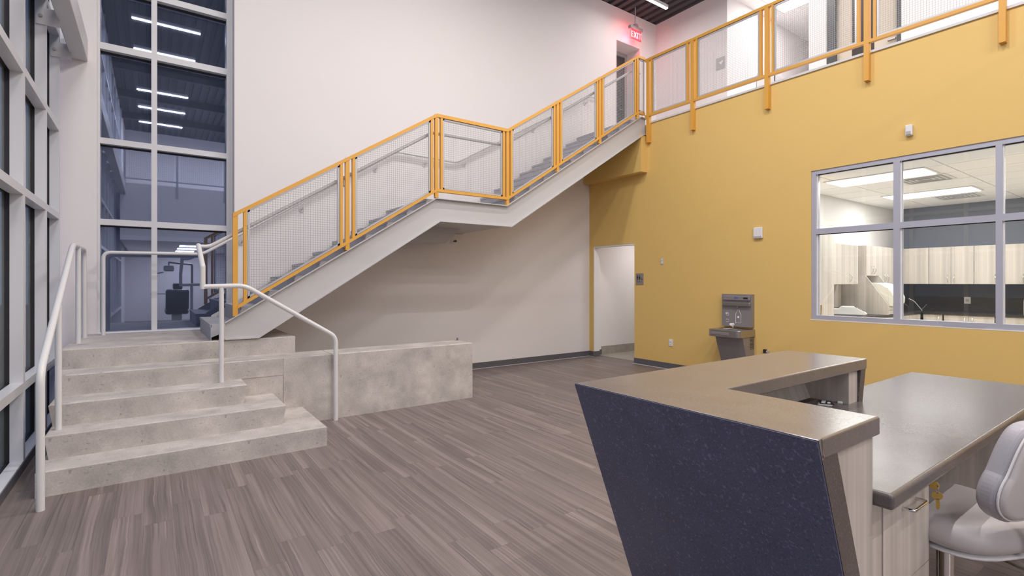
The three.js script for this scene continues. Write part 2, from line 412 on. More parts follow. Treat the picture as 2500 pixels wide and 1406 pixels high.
/* corridor seen through the doorway */
{
  const c = struct('wall_corridor', 'white corridor walls beyond the doorway', 'wall');
  B(c, 'wall_panel', 9.6, 9.75, -.02, 2.7, ZB, -5.4, M.white2);
  B(c, 'wall_panel', XR + .15, 9.75, -.02, 2.7, -5.55, -5.4, M.white2);
  B(c, 'ceiling_panel', XR + .15, 9.75, 2.55, 2.7, ZB, -5.4, M.ceilTile);
  const f = struct('floor_corridor', 'pale beige tile floor of the corridor', 'floor');
  for (let i = 0; i < 4; i++) for (let j = 0; j < 3; j++) B(f, 'tile', 7.24 + i * .6 + .002, 7.24 + (i + 1) * .6 - .002, -.004, .002, ZB + j * .6 + .002, ZB + Math.min(1.66, (j + 1) * .6) - .002, M.tile);
  B(f, 'plank_strip', XR, 7.24, -.004, .0, -7.22, -6.08, plankMats[1]);
  const b = struct('baseboard_corridor', 'tall beige tile base and short grey rubber base in the corridor', 'baseboard');
  for (let i = 0; i < 4; i++) B(b, 'tile', 7.35 + i * .56 + .001, 7.35 + (i + 1) * .56 - .001, .002, .165, ZB, ZB + .014, M.tile);
  B(b, 'strip', XR + .15, 7.35, 0, .102, ZB, ZB + .012, M.base);
  B(b, 'strip', XR - .002, XR + .152, 0, .102, -7.092, -7.080, M.base);
  const l = thing('recessed_panel_light', 'flat square panel light in the corridor ceiling', 'ceiling light', [8.4, 2.55, -6.3]);
  B(l, 'frame', 8.05, 8.75, 2.535, 2.549, -6.65, -5.95, M.gridWhite); B(l, 'diffuser', 8.09, 8.71, 2.53, 2.536, -6.61, -5.99, M.glowPanel);
  down(l, 8.4, 2.524, -6.3, .62, .62, PANEL * .75);
}

/* upper storey */
{
  const f = struct('floor_mezzanine', 'mezzanine floor slab above the yellow wall', 'floor');
  B(f, 'slab', XR + .15, 13.2, 3.95, UP, ZB, ZF, M.white2);
  const w = struct('wall_mezzanine', 'white walls of the upper gallery and its alcove', 'wall');
  B(w, 'wall_panel', 9.04, 9.2, UP, HC, ZB, -5.53, M.white);
  B(w, 'wall_panel', 9.04, 9.2, UP, HC, -4.04, -3.76, M.white);
  B(w, 'wall_panel', 9.04, 9.2, 6.45, HC, -3.76, -2.75, M.white);
  B(w, 'wall_panel', 9.04, 9.2, UP, HC, -2.75, ZF, M.white);
  B(w, 'alcove_wall', 9.2, 13.0, UP, HC, -5.69, -5.53, M.white);
  B(w, 'alcove_wall', 13.0, 13.2, UP, HC, -5.69, -3.88, M.white);
  B(w, 'alcove_wall', 9.2, 13.0, UP, HC, -4.04, -3.88, M.white);
  B(w, 'alcove_ceiling', 9.2, 13.2, 7.0, HC, -5.53, -4.04, M.ceilTile);
  B(w, 'room_wall', 9.9, 10.0, UP, HC, -3.88, -2.5, M.beige);
  const l = thing('recessed_panel_light', 'bright panel light in the white alcove ceiling upstairs', 'ceiling light', [10.2, 7.0, -4.8]);
  B(l, 'frame', 9.72, 10.62, 6.986, 6.999, -5.25, -4.35, M.gridWhite); B(l, 'diffuser', 9.76, 10.58, 6.98, 6.987, -5.21, -4.39, M.glow);
  down(l, 10.17, 6.975, -4.8, .8, .8, PANEL * 1.1);
  // door in the back wall
  const d = struct('door_1', 'dark grey metal door in deep white recess at the stair top', 'door');
  B(d, 'recess_head', 7.79, 8.51, 6.44, 6.6, -7.60, ZB - .2, M.white); B(d, 'recess_side', 7.6, 7.79, UP, 6.6, -7.60, ZB - .2, M.white); B(d, 'recess_side', 8.51, 8.7, UP, 6.6, -7.60, ZB - .2, M.white);
  B(d, 'frame', 7.79, 8.51, 6.36, 6.44, -7.66, -7.575, M.frameDoor); B(d, 'frame', 8.44, 8.51, UP, 6.36, -7.66, -7.575, M.frameDoor); B(d, 'frame', 7.79, 7.83, UP, 6.36, -7.66, -7.575, M.frameDoor);
  B(d, 'leaf', 7.83, 8.44, UP + .01, 6.36, -7.65, -7.61, M.doorGrey);
  pipe(d, 'lever', [[8.37, 5.2, -7.61], [8.37, 5.2, -7.56], [8.25, 5.2, -7.56]], .01, M.steel, .02);
  // door in the gallery wall
  const e = struct('door_2', 'beige door with dark glass strip in bronze frame upstairs', 'door');
  B(e, 'frame', 9.03, 9.2, UP, 6.45, -3.76, -3.63, M.doorGrey); B(e, 'frame', 9.03, 9.2, UP, 6.45, -2.80, -2.75, M.doorGrey); B(e, 'frame', 9.03, 9.2, 6.37, 6.45, -3.63, -2.80, M.doorGrey);
  B(e, 'leaf', 9.10, 9.15, UP + .01, 6.37, -3.63, -3.42, M.beige); B(e, 'glass_strip', 9.11, 9.14, UP + .16, 6.25, -3.42, -3.11, M.bronze);
  B(e, 'leaf', 9.10, 9.15, UP + .01, 6.37, -3.11, -2.80, M.beige); B(e, 'leaf_foot', 9.10, 9.15, UP + .01, UP + .16, -3.42, -3.11, M.beige);
  B(e, 'lever', 9.06, 9.10, 5.1, 5.12, -2.93, -2.83, M.steel);
  // sign by the alcove
  const s = thing('wall_sign', 'small grey plaque with arrow on the white gallery wall', 'sign', [9.035, 5.66, -5.66]);
  B(s, 'plate', 9.03, 9.04, 5.60, 5.83, -5.76, -5.57, M.plasticGrey);
  hull(s, 'arrow', [[9.028, 5.76, -5.60], [9.028, 5.74, -5.70], [9.028, 5.69, -5.65], [9.03, 5.76, -5.60], [9.03, 5.74, -5.70], [9.03, 5.69, -5.65]], M.paper);
  // upright metal locker against the alcove wall
  const k = thing('metal_locker', 'upright pale metal locker with dark door gap in the upper alcove', 'locker', [10.35, UP, -5.42]);
  B(k, 'body', 10.1, 10.62, UP, 5.72, -5.52, -5.30, M.plastic); B(k, 'door', 10.11, 10.33, UP + .03, 5.70, -5.30, -5.285, M.alu); B(k, 'door', 10.39, 10.61, UP + .03, 5.70, -5.30, -5.285, M.alu); B(k, 'door_gap', 10.335, 10.385, UP + .03, 5.70, -5.299, -5.294, M.black);
  const t = thing('low_cabinet', 'low dark cabinet with black top in the upper alcove', 'cabinet', [11.2, UP, -4.4]);
  B(t, 'body', 10.7, 11.9, UP, 4.98, -4.6, -4.06, M.steelDark); RB(t, 'top', 10.66, 11.94, 4.98, 5.03, -4.64, -4.05, .01, M.black);
}

/* ================= CONCRETE STEPS ================= */
{
  const g = thing('concrete_steps', 'bare grey concrete steps and landing beside the curtain wall', 'steps', [0, 0, -5.8]);
  // each step: top outline wider than its foot (ends lean inward), top edges eased
  const step = (x0, x1, y0, y1, z0, z1, l0, l1) => {
    const c = .008, p = [];
    for (const z of [z0, z1]) p.push([x0 + l0, y0, z], [x1 - l1, y0, z], [x0, y1 - c, z], [x1, y1 - c, z]);
    p.push([x0 + c, y1, z0 - c], [x1 - c, y1, z0 - c], [x0 + c, y1, z1], [x1 - c, y1, z1]);
    return hull(g, 'step', p, M.concrete);
  };
  step(-.633, 1.262, 0, .172, -4.585, -5.46, .0, .0);
  step(-.625, .985, .172, .344, -4.865, -5.46, .025, .035);
  step(-.635, .708, .344, .516, -5.14, -5.46, .025, .03);
  B(g, 'core', -.62, 1.075, 0, .516, -5.83, -5.46, M.concrete);
  hull(g, 'step', [[-.63, .516, -5.455], [1.075, .516, -5.455], [-.63, .68, -5.455], [1.075, .68, -5.455], [-.63, .688, -5.463], [1.075, .688, -5.463], [-.63, .688, -5.83], [1.075, .688, -5.83], [-.63, .516, -5.83], [1.075, .516, -5.83]], M.concrete);
  hull(g, 'landing', [[-.633, 0, -5.80], [1.262, 0, -5.80], [-.633, .854, -5.80], [1.262, .854, -5.80], [-.633, .862, -5.808], [1.262, .862, -5.808], [-.633, .862, -7.215], [1.262, .862, -7.215], [-.633, 0, -7.215], [1.262, 0, -7.215]], M.concrete);
  const b = thing('concrete_bench', 'long smooth concrete bench block running right from the steps', 'bench', [2.2, 0, -5.65]);
  const blk = (x0, x1) => hull(b, 'block', [[x0, 0, -5.455], [x1, 0, -5.455], [x0, .678, -5.455], [x1, .678, -5.455], [x0, .686, -5.463], [x1 - .004, .686, -5.463], [x0, .686, -5.83], [x1 - .004, .686, -5.83], [x0, 0, -5.83], [x1, 0, -5.83]], M.concrete);
  blk(1.077, 1.551); blk(1.554, 3.281);
  const k = thing('bolt_bracket', 'tiny dark metal clip at the far corner of the concrete bench', 'bracket', [3.25, .686, -5.80]);
  B(k, 'plate', 3.235, 3.265, .686, .692, -5.82, -5.77, M.steelDark); B(k, 'upright', 3.258, 3.265, .692, .718, -5.82, -5.79, M.steelDark);
}

/* ================= STEEL STAIR ================= */
const ZS = -5.776, ZW = -7.14;   // outer face of the near stringer, wall side
const sTop1 = x => 1.039 + .6285 * (x - .593), sTop2 = x => 2.52 + .6325 * (x - 4.045);
{
  const g = thing('steel_stair', 'pale painted steel stair rising along the white wall', 'stair', [3.5, .862, -6.4]);
  const D = .303;
  // web and flanges of a channel following the flight; flange lips face the room
  const lowerB = x => .8645 + (x - .905) * .6245;
  const web = (poly, z0, z1, n) => prism(g, n, poly, z0, z1, M.stringer);
  const outline = [[.593, .866], [.905, .866], [3.0, 2.218], [4.12, 2.222], [6.925, 3.992], [7.0, 3.995], [7.0, 4.285], [6.852, 4.296], [4.045, 2.52], [2.945, 2.518], [.593, 1.039]];
  web(outline, ZS - .05, ZS - .042, 'stringer');
  web(outline, ZW - .03, ZW - .022, 'stringer');
  const flange = (xa, ya, xb, yb, t) => slopeBar(g, 'flange', xa, ya, xb, yb, t, ZS - .05, ZS, M.stringer);
  flange(.593, 1.039, 2.945, 2.518, .011); flange(2.945, 2.518, 4.045, 2.52, .011); flange(4.045, 2.52, 6.852, 4.296, .011); flange(6.852, 4.296, 7.0, 4.285, .011);
  flange(.905, .877, 3.0, 2.23, .012); flange(.593, .877, .905, .877, .011); flange(3.0, 2.23, 4.12, 2.234, .012); flange(4.12, 2.234, 6.925, 4.004, .012); flange(6.925, 4.004, 7.0, 4.006, .012);
  B(g, 'end_plate', .589, .597, .866, 1.036, ZS - .05, ZS, M.stringer);
  // steps of folded plate: riser facing down the flight, tread behind it
  const flight = (n, y0, r, t, xAt, xEnd) => {
    for (let i = 0; i < n; i++) {
      const y = y0 + (i + 1) * r, x = xAt(y), e = i < n - 1 ? xAt(y + r) : xEnd;
      B(g, 'riser', x - .006, x, y - r, y - .004, ZW - .02, ZS - .052, M.tread);
      prism(g, 'tread', [[x - .012, y], [e, y], [e, y - .03], [x, y - r * .8], [x, y - .03], [x - .012, y - .03]], ZW - .02, ZS - .052, M.tread);
    }
  };
  flight(10, .862, (2.50 - .862) / 10, .261, y => (y - .055 - 1.039) / .6285 + .593, 4.10);
  flight(10, 2.50, (UP + .02 - 2.50) / 10, .272, y => (y - .055 - 2.52) / .6325 + 4.045, 6.95);
  B(g, 'top_plate', 6.78, 7.015, UP - .03, UP + .02, ZW - .02, ZS - .052, M.tread);
  // soffit plates under the flights and the landing
  B(g, 'landing_soffit', 3.0, 4.1, 2.235, 2.245, ZW - .02, ZS - .055, M.stringer);
  hull(g, 'cross_beam', [[2.96, 2.02, -6.55], [3.5, 2.02, -6.55], [2.96, 2.235, -6.55], [3.72, 2.235, -6.55], [2.96, 2.02, -6.95], [3.5, 2.02, -6.95], [2.96, 2.235, -6.95], [3.72, 2.235, -6.95]], M.stringer);
  slopeBar(g, 'flight_soffit', 1.0, .93, 3.0, 2.245, .008, ZW - .02, ZS - .055, M.stringer);
  slopeBar(g, 'flight_soffit', 4.1, 2.245, 6.86, 3.985, .008, ZW - .02, ZS - .055, M.stringer);
}
// woven wire infill clipped to a four-sided outline in (s, y); map turns it into a world point
function wireMesh(parent, s0, s1, lo, hi, map, normal, pitch = .0255, r = .0016) {
  const parts = [];
  const bar = (a, b) => { parts.push(pipeGeo([a, b], r, 0, 4, [0, 0, 0])); };
  for (let s = s0 + pitch / 2; s < s1; s += pitch) bar(map(s, lo(s)), map(s, hi(s)));
  const N = 60, yMin = Math.min(lo(s0), lo(s1)), yMax = Math.max(hi(s0), hi(s1));
  for (let y = yMin + pitch / 2; y < yMax; y += pitch) {
    let a = null, b = null;
    for (let i = 0; i <= N * 4; i++) { const s = s0 + (s1 - s0) * i / (N * 4); if (y >= lo(s) && y <= hi(s)) { if (a === null) a = s; b = s; } }
    if (a !== null && b - a > .02) bar(map(a, y), map(b, y));
  }
  const c = map((s0 + s1) / 2, lo((s0 + s1) / 2)), g = mergeGeometries(parts); g.translate(-c[0], -c[1], -c[2]);
  const m = mesh('wire_mesh', g, M.wire, parent); m.position.set(...at(parent, ...c)); m.userData.kind = 'stuff'; return m;
}
{
  const g = thing('stair_guardrail', 'orange painted stair guardrail with grey wire mesh panels', 'guardrail', [.69, 1.1, ZS]);
  const z0 = ZS - .045, z1 = ZS - .003, DH = .955;
  const top = x => x < 2.95 ? 2.155 + .6335 * (x - .69) : x < 4.05 ? 3.587 : x < 6.775 ? 3.587 + .638 * (x - 4.05) : 3.587 + .638 * 2.725;
  const foot = x => x < 2.945 ? sTop1(x) : x < 4.045 ? 2.52 : sTop2(x);
  const post = (x, w, bottom) => B(g, 'post', x - w / 2, x + w / 2, bottom, top(x) - .01, z0, z1, M.orange);
  const rail = (n, xa, xb, dy, h) => slopeBar(g, n, xa, top(xa) + dy, xb, top(xb - 1e-4) + dy, h, z0 - .004, z1 + .004, M.orange);
  for (const [a, b] of [[.668, 2.95], [2.95, 4.05], [4.05, 6.775], [6.775, 6.945]]) rail('top_rail', a, b, 0, .042);
  for (const [a, b] of [[.71, 2.95], [2.95, 4.05], [4.05, 6.775], [6.775, 6.945]]) rail('bottom_rail', a, b, -DH, .036);
  for (const x of [.69, 1.82, 2.95, 4.05, 4.97, 5.862, 6.762]) post(x, .046, foot(x));
  for (const x of [.778, 1.752, 1.892, 2.882, 3.022, 3.985, 4.115, 4.905, 5.035, 5.80, 5.925, 6.70]) post(x, .032, top(x) - DH - .03);
  // mesh panels in grey frames
  const panel = (xa, xb) => {
    const lo = x => top(x) - DH + .006, hi = x => top(x) - .047, zz = (z0 + z1) / 2, f = .02;
    const fr = [[xa, xb, hi, -1], [xa, xb, lo, 1]];
    const p = new THREE.Group(); p.name = 'panel'; g.add(p);
    slopeBar(p, 'frame', xa, hi(xa), xb, hi(xb), f, zz - .011, zz + .011, M.frameGrey);
    slopeBar(p, 'frame', xa, lo(xa) + f, xb, lo(xb) + f, f, zz - .011, zz + .011, M.frameGrey);
    for (const [u, v] of [[xa, xa + f], [xb - f, xb]]) hull(p, 'frame', [[u, lo(u), zz - .011], [v, lo(v), zz - .011], [u, hi(u), zz - .011], [v, hi(v), zz - .011], [u, lo(u), zz + .011], [v, lo(v), zz + .011], [u, hi(u), zz + .011], [v, hi(v), zz + .011]], M.frameGrey);
    wireMesh(p, xa + f, xb - f, x => lo(x) + f, x => hi(x) - f, (s, y) => [s, y, zz], 'z');
  };
  panel(.803, 1.732); panel(1.912, 2.862); panel(3.042, 3.965); panel(4.135, 4.885); panel(5.055, 5.78); panel(5.945, 6.68); panel(6.80, 6.94);
}
{
  const g = thing('mezzanine_guardrail', 'orange painted gallery guardrail with wire mesh above the yellow wall', 'guardrail', [6.97, UP, -5.7]);
  const x0 = 6.952, x1 = 6.994, T = 5.30, Bt = 4.335;
  B(g, 'top_rail', x0 - .004, x1 + .004, T - .042, T, -5.79, 4, M.orange); B(g, 'bottom_rail', x0 - .004, x1 + .004, Bt - .036, Bt, -5.79, 4, M.orange);
  const main = [-5.73, -4.855, -3.665, -2.46, -1.275, -.09, 1.1];
  for (const z of main) { B(g, 'post', x0 - .003, 7.018, 3.855, T - .01, z - .026, z + .026, M.orange); }
  for (let i = 0; i < main.length - 1; i++) {
    const a = main[i] + .085, b = main[i + 1] - .085;
    for (const z of [a, b]) B(g, 'post', x0, x1, Bt - .02, T - .01, z - .016, z + .016, M.orange);
    const p = new THREE.Group(); p.name = 'panel'; g.add(p);
    const za = a + .02, zb = b - .02, f = .02, xx = 6.973;
    B(p, 'frame', xx - .011, xx + .011, T - .067, T - .047, za, zb, M.frameGrey); B(p, 'frame', xx - .011, xx + .011, Bt + .005, Bt + .025, za, zb, M.frameGrey);
    B(p, 'frame', xx - .011, xx + .011, Bt + .025, T - .067, za, za + f, M.frameGrey); B(p, 'frame', xx - .011, xx + .011, Bt + .025, T - .067, zb - f, zb, M.frameGrey);
    wireMesh(p, za + f, zb - f, () => Bt + .025, () => T - .067, (s, y) => [xx, y, s], 'x');
  }
}
/* pipe handrails */
{
  const r = .019, zi = -5.88;
  const g = thing('stair_handrail', 'grey white pipe handrail on the inner side of the stair guardrail', 'handrail', [.38, 1.8, zi]);
  pipe(g, 'rail', [[.383, 1.80, zi], [.47, 1.80, zi], [2.93, 3.362, zi], [4.04, 3.378, zi], [6.72, 5.075, zi], [6.93, 5.08, zi]], r, M.steelWhite, .05);
  for (const [x, y] of [[1.80, 2.634], [2.90, 3.34], [4.02, 3.377], [4.95, 3.955], [5.85, 4.525]]) pipe(g, 'bracket', [[x, y - .015, zi], [x, y - .085, zi + .005], [x, y - .085, ZS - .04]], .008, M.steelWhite, .02, 8);
  const h = thing('wall_handrail', 'grey white pipe handrail along the window and up the white wall', 'handrail', [-.43, .862, -7.14]);
  pipe(h, 'rail', [[-.432, .862, -7.14], [-.432, 1.775, -7.14], [.5, 1.785, -7.14], [2.965, 3.393, -7.14], [3.99, 3.375, -7.14], [6.95, 5.07, -7.14], [7.2, 5.07, -7.14]], r, M.pipeWhite, .07);
  for (const [x, y] of [[.93, 2.03], [1.652, 2.507], [2.677, 3.18], [3.465, 3.36], [4.17, 3.45], [5.6, 4.27], [6.9, 5.02]]) {
    const b = pipe(h, 'bracket', [[x, y - .02, -7.14], [x, y - .075, -7.145], [x, y - .08, ZB + .008]], .008, M.steelWhite, .03, 8);
    const p = mesh('wall_plate', new THREE.CylinderGeometry(.036, .036, .01, 20), M.steelWhite, b); p.rotation.x = Math.PI / 2; p.position.set(...at(b, x, y - .08, ZB + .006));
  }
  const rp = .0225, X = -.572;
  const l = thing('step_handrail', 'white pipe handrail on posts along the glazed side of the concrete steps', 'handrail', [X, 0, -4.33]);
  pipe(l, 'rail', [[X, 0, -4.33], [X, .88, -4.33], [X, 1.778, -5.95], [X, 1.782, -6.86], [X, .862, -6.90]], rp, M.pipeWhite, .10, 16);
  pipe(l, 'post', [[X + .006, .344, -5.035], [X + .006, 1.27, -5.035]], .0205, M.pipeWhite, 0, 16);
  pipe(l, 'post', [[X + .005, .862, -6.30], [X + .005, 1.775, -6.30]], .0205, M.pipeWhite, 0, 16);
  const q = thing('step_handrail', 'white pipe handrail stepping down the bench side of the concrete steps', 'handrail', [1.572, 0, -5.385]);
  const z = -5.385;
  pipe(q, 'rail', [[1.572, 0, z], [1.572, .875, z], [.72, 1.412, z], [.379, 1.403, z]], rp, M.pipeWhite, .07, 16);
  pipe(q, 'riser_pipe', [[.379, 1.383, z], [.379, 1.59, z], [.378, 1.81, -5.885]], rp, M.pipeWhite, .01, 16);
  pipe(q, 'post', [[.528, .516, z], [.528, 1.395, z]], .0205, M.pipeWhite, 0, 16);
}

/* horizontal tube beam bracing the curtain wall, with bolted plates */
{
  const g = thing('steel_tube_beam', 'white rectangular steel tube beam bracing the curtain wall mullions', 'beam', [-.65, 3.905, -7.35]);
  RB(g, 'tube', -.72, -.578, 3.905, 4.16, -7.35, 5.7, .012, M.steelWhite);
  const mz = [-7.2]; for (let z = -6.375; z < 5; z += 1.01) mz.push(z);
  for (const z of mz) {
    const p = B(g, 'bracket_plate', -.868, -.70, 3.83, 3.985, z + .036, z + .048, M.steelWhite);
    const b = cyl(p, 'bolt', -.835, 3.907, z + .052, .016, .016, .014, M.steel, 'z', 6);
  }
}

/* ================= hanging light bars ================= */
{
  const rows = [-6.42, -4.2, -2.02, -.35, 2.7, 4.4, 6.2], cols = [.27, 3.5, 7.77];
  const labelZ = ['above the stair flight', 'above the concrete bench', 'above the open floor', 'above the reception desk', 'above the rear fascia', 'above the rear gallery', 'by the rear wall'];
  const labelX = ['beside the curtain wall', 'second from the curtain wall', 'over the mezzanine'];
  rows.forEach((z, i) => cols.forEach((x, j) => {
    if (i === 0 && j < 2) return; // the line above the stair has one bar only
    const g = thing('linear_pendant_light', `slim white light bar hanging ${labelX[j]}, ${labelZ[i]}`, 'pendant light', [x, 6.9, z], 'hanging light bars under the dark ceiling');
    B(g, 'housing', x - .61, x + .61, 6.915, 6.975, z - .03, z + .03, M.gridWhite); B(g, 'diffuser', x - .605, x + .605, 6.90, 6.915, z - .027, z + .027, M.glow);
    for (const s of [-.5, .5]) pipe(g, 'cable', [[x + s, 6.975, z], [x + s, HC, z]], .003, M.steel, 0, 6);
    down(g, x, 6.893, z, 1.2, .05, i === 0 ? LED * .55 : LED * [2.2, 4.9, 1.9][j]);
  }));
}

/* exit sign */
{
  const X = 8.13, z = -7.0, g = thing('exit_sign', 'glowing red EXIT sign hanging from the ceiling by the upper door', 'sign', [X, 6.44, z]);
  B(g, 'panel', X - .165, X + .165, 6.44, 6.635, z - .005, z + .005, M.red);
  RB(g, 'housing', X - .19, X + .17, 6.635, 6.70, z - .04, z + .04, .008, M.steelDark);
  cyl(g, 'canopy', X - .02, 6.725, z, .07, .05, .05, M.steelDark);
  pipe(g, 'stem', [[X - .02, 6.75, z], [X - .02, HC, z]], .012, M.plasticGrey, 0, 10);
  const font = await new FontLoader().loadAsync('fonts/droid/droid_sans_bold.typeface.json');
  const t = new TextGeometry('EXIT', { font, size: .125, depth: .004, curveSegments: 4 }); t.computeBoundingBox();
  const bb = t.boundingBox; t.translate(-(bb.max.x + bb.min.x) / 2, -(bb.max.y + bb.min.y) / 2, 0); t.scale(.86, 1, 1);
  const m = mesh('lettering', t, M.redText, g); m.position.set(0, .095, .006);
  for (const [a, b, c, d] of [[-.165, -.158, 0, .195], [.158, .165, 0, .195]]) B(g, 'edge', X + a, X + b, 6.44 + c, 6.44 + d, z + .004, z + .008, M.redText);
  const l = new THREE.PointLight(new THREE.Color(1, .12, .16), .45); l.position.set(-.05, .09, -.06); l.castShadow = true; g.add(l);
  const l2 = new THREE.PointLight(new THREE.Color(1, .12, .16), .15); l2.position.set(0, .09, .06); l2.castShadow = true; g.add(l2);
}

/* ================= fittings on the yellow wall ================= */
{
  // small white devices
  const dev = (label, cat, z0, z1, y0, y1, d) => {
    const g = thing('wall_sensor', label, cat, [XR, y0, (z0 + z1) / 2]);
    RB(g, 'case', XR - d, XR, y0, y1, z0, z1, .012, M.plastic); return g;
  };
  const a = dev('white motion sensor high on the yellow wall above the wide window', 'sensor', -2.085, -2.018, 3.105, 3.228, .05);
  RB(a, 'lens', XR - .056, XR - .045, 3.115, 3.155, -2.075, -2.03, .004, M.plasticGrey);
  const b = dev('white square wall alarm sounder on the yellow wall above the drinking fountain', 'alarm', -3.875, -3.745, 2.065, 2.225, .035);
  B(b, 'grille', XR - .037, XR - .03, 2.085, 2.098, -3.868, -3.752, M.plasticGrey);
  for (let i = 0; i < 6; i++) B(b, 'slot', XR - .037, XR - .03, 2.07, 2.082, -3.86 + i * .019, -3.853 + i * .019, M.steelDark);
  const s = thing('light_switch', 'beige double light switch plate on the yellow wall right of the doorway', 'switch', [XR, 1.745, -5.478]);
  RB(s, 'plate', XR - .008, XR, 1.745, 1.858, -5.51, -5.445, .003, M.beige); RB(s, 'button', XR - .014, XR - .006, 1.81, 1.84, -5.49, -5.465, .003, M.plastic); RB(s, 'button', XR - .014, XR - .006, 1.765, 1.795, -5.49, -5.465, .003, M.plastic);
  const outlet = (label, y, z) => { const o = thing('wall_outlet', label, 'outlet', [XR, y, z]); RB(o, 'plate', XR - .008, XR, y, y + .117, z - .04, z + .04, .003, M.plastic); for (const k of [.03, .075]) { const q = RB(o, 'socket', XR - .012, XR - .006, y + k - .016, y + k + .018, z - .018, z + .018, .003, M.white2); for (const e of [-.007, .007]) B(q, 'slot', XR - .0125, XR - .0115, y + k - .004, y + k + .010, z + e - .0015, z + e + .0015, M.black); } };
  outlet('white duplex outlet low on the yellow wall left of the drinking fountain', .385, -5.30);
  const pl = thing('hose_bib', 'small black plug fitting on the yellow wall right of the drinking fountain', 'plug', [XR, .46, -3.69]);
  B(pl, 'body', XR - .035, XR, .455, .505, -3.73, -3.69, M.black); B(pl, 'stub', XR - .03, XR - .005, .465, .49, -3.69, -3.65, M.plasticGrey);
  // restroom sign
  const c = document.createElement('canvas'); c.width = 256; c.height = 320; const q = c.getContext('2d');
  q.fillStyle = '#8d8582'; q.fillRect(0, 0, 256, 320); q.fillStyle = '#1c1718';
  const man = (x, w, skirt) => { q.beginPath(); q.arc(x, 60, 15, 0, 7); q.fill(); q.beginPath(); if (skirt) { q.moveTo(x - 14, 80); q.lineTo(x + 14, 80); q.lineTo(x + 32, 150); q.lineTo(x + 12, 150); q.lineTo(x + 12, 195); q.lineTo(x - 12, 195); q.lineTo(x - 12, 150); q.lineTo(x - 32, 150); } else { q.moveTo(x - 24, 80); q.lineTo(x + 24, 80); q.lineTo(x + 24, 138); q.lineTo(x + 14, 138); q.lineTo(x + 14, 195); q.lineTo(x - 14, 195); q.lineTo(x - 14, 138); q.lineTo(x - 24, 138); } q.fill(); };
  man(62, 20, false); man(132, 20, true);
  q.lineWidth = 8; q.strokeStyle = '#1c1718'; q.beginPath(); q.arc(200, 172, 22, 0, 6.28); q.stroke(); q.beginPath(); q.arc(196, 118, 9, 0, 7); q.fill(); q.beginPath(); q.moveTo(196, 128); q.lineTo(198, 156); q.lineTo(222, 156); q.lineTo(232, 186); q.stroke();
  q.font = 'bold 34px sans-serif'; q.textAlign = 'center'; q.fillText('RESTROOM', 128, 260);
  const t = new THREE.CanvasTexture(c); t.colorSpace = THREE.SRGBColorSpace;
  const g = thing('restroom_sign', 'grey restroom sign with black figures on the yellow wall by the doorway', 'sign', [XR, 1.405, -5.957]);
  B(g, 'plate', XR - .008, XR, 1.405, 1.605, -6.04, -5.875, M.steelDark);
  const f = mesh('face', new THREE.PlaneGeometry(.155, .19), S(1, 1, 1, { map: t, roughness: .4 }), g); f.rotation.y = -Math.PI / 2; f.position.set(-.0085, .10, 0);
  // nozzle on the white wall under the stair
  const n = thing('wall_sprinkler', 'small dark sprinkler nozzle on the white wall under the stair landing', 'sprinkler', [3.983, 2.11, ZB]);
  cyl(n, 'escutcheon', 3.983, 2.11, ZB + .006, .042, .042, .012, M.plastic, 'z'); cyl(n, 'nozzle', 3.99, 2.11, ZB + .035, .014, .012, .05, M.bronze, 'z'); cyl(n, 'deflector', 3.99, 2.11, ZB + .062, .02, .02, .004, M.bronze, 'z');
}
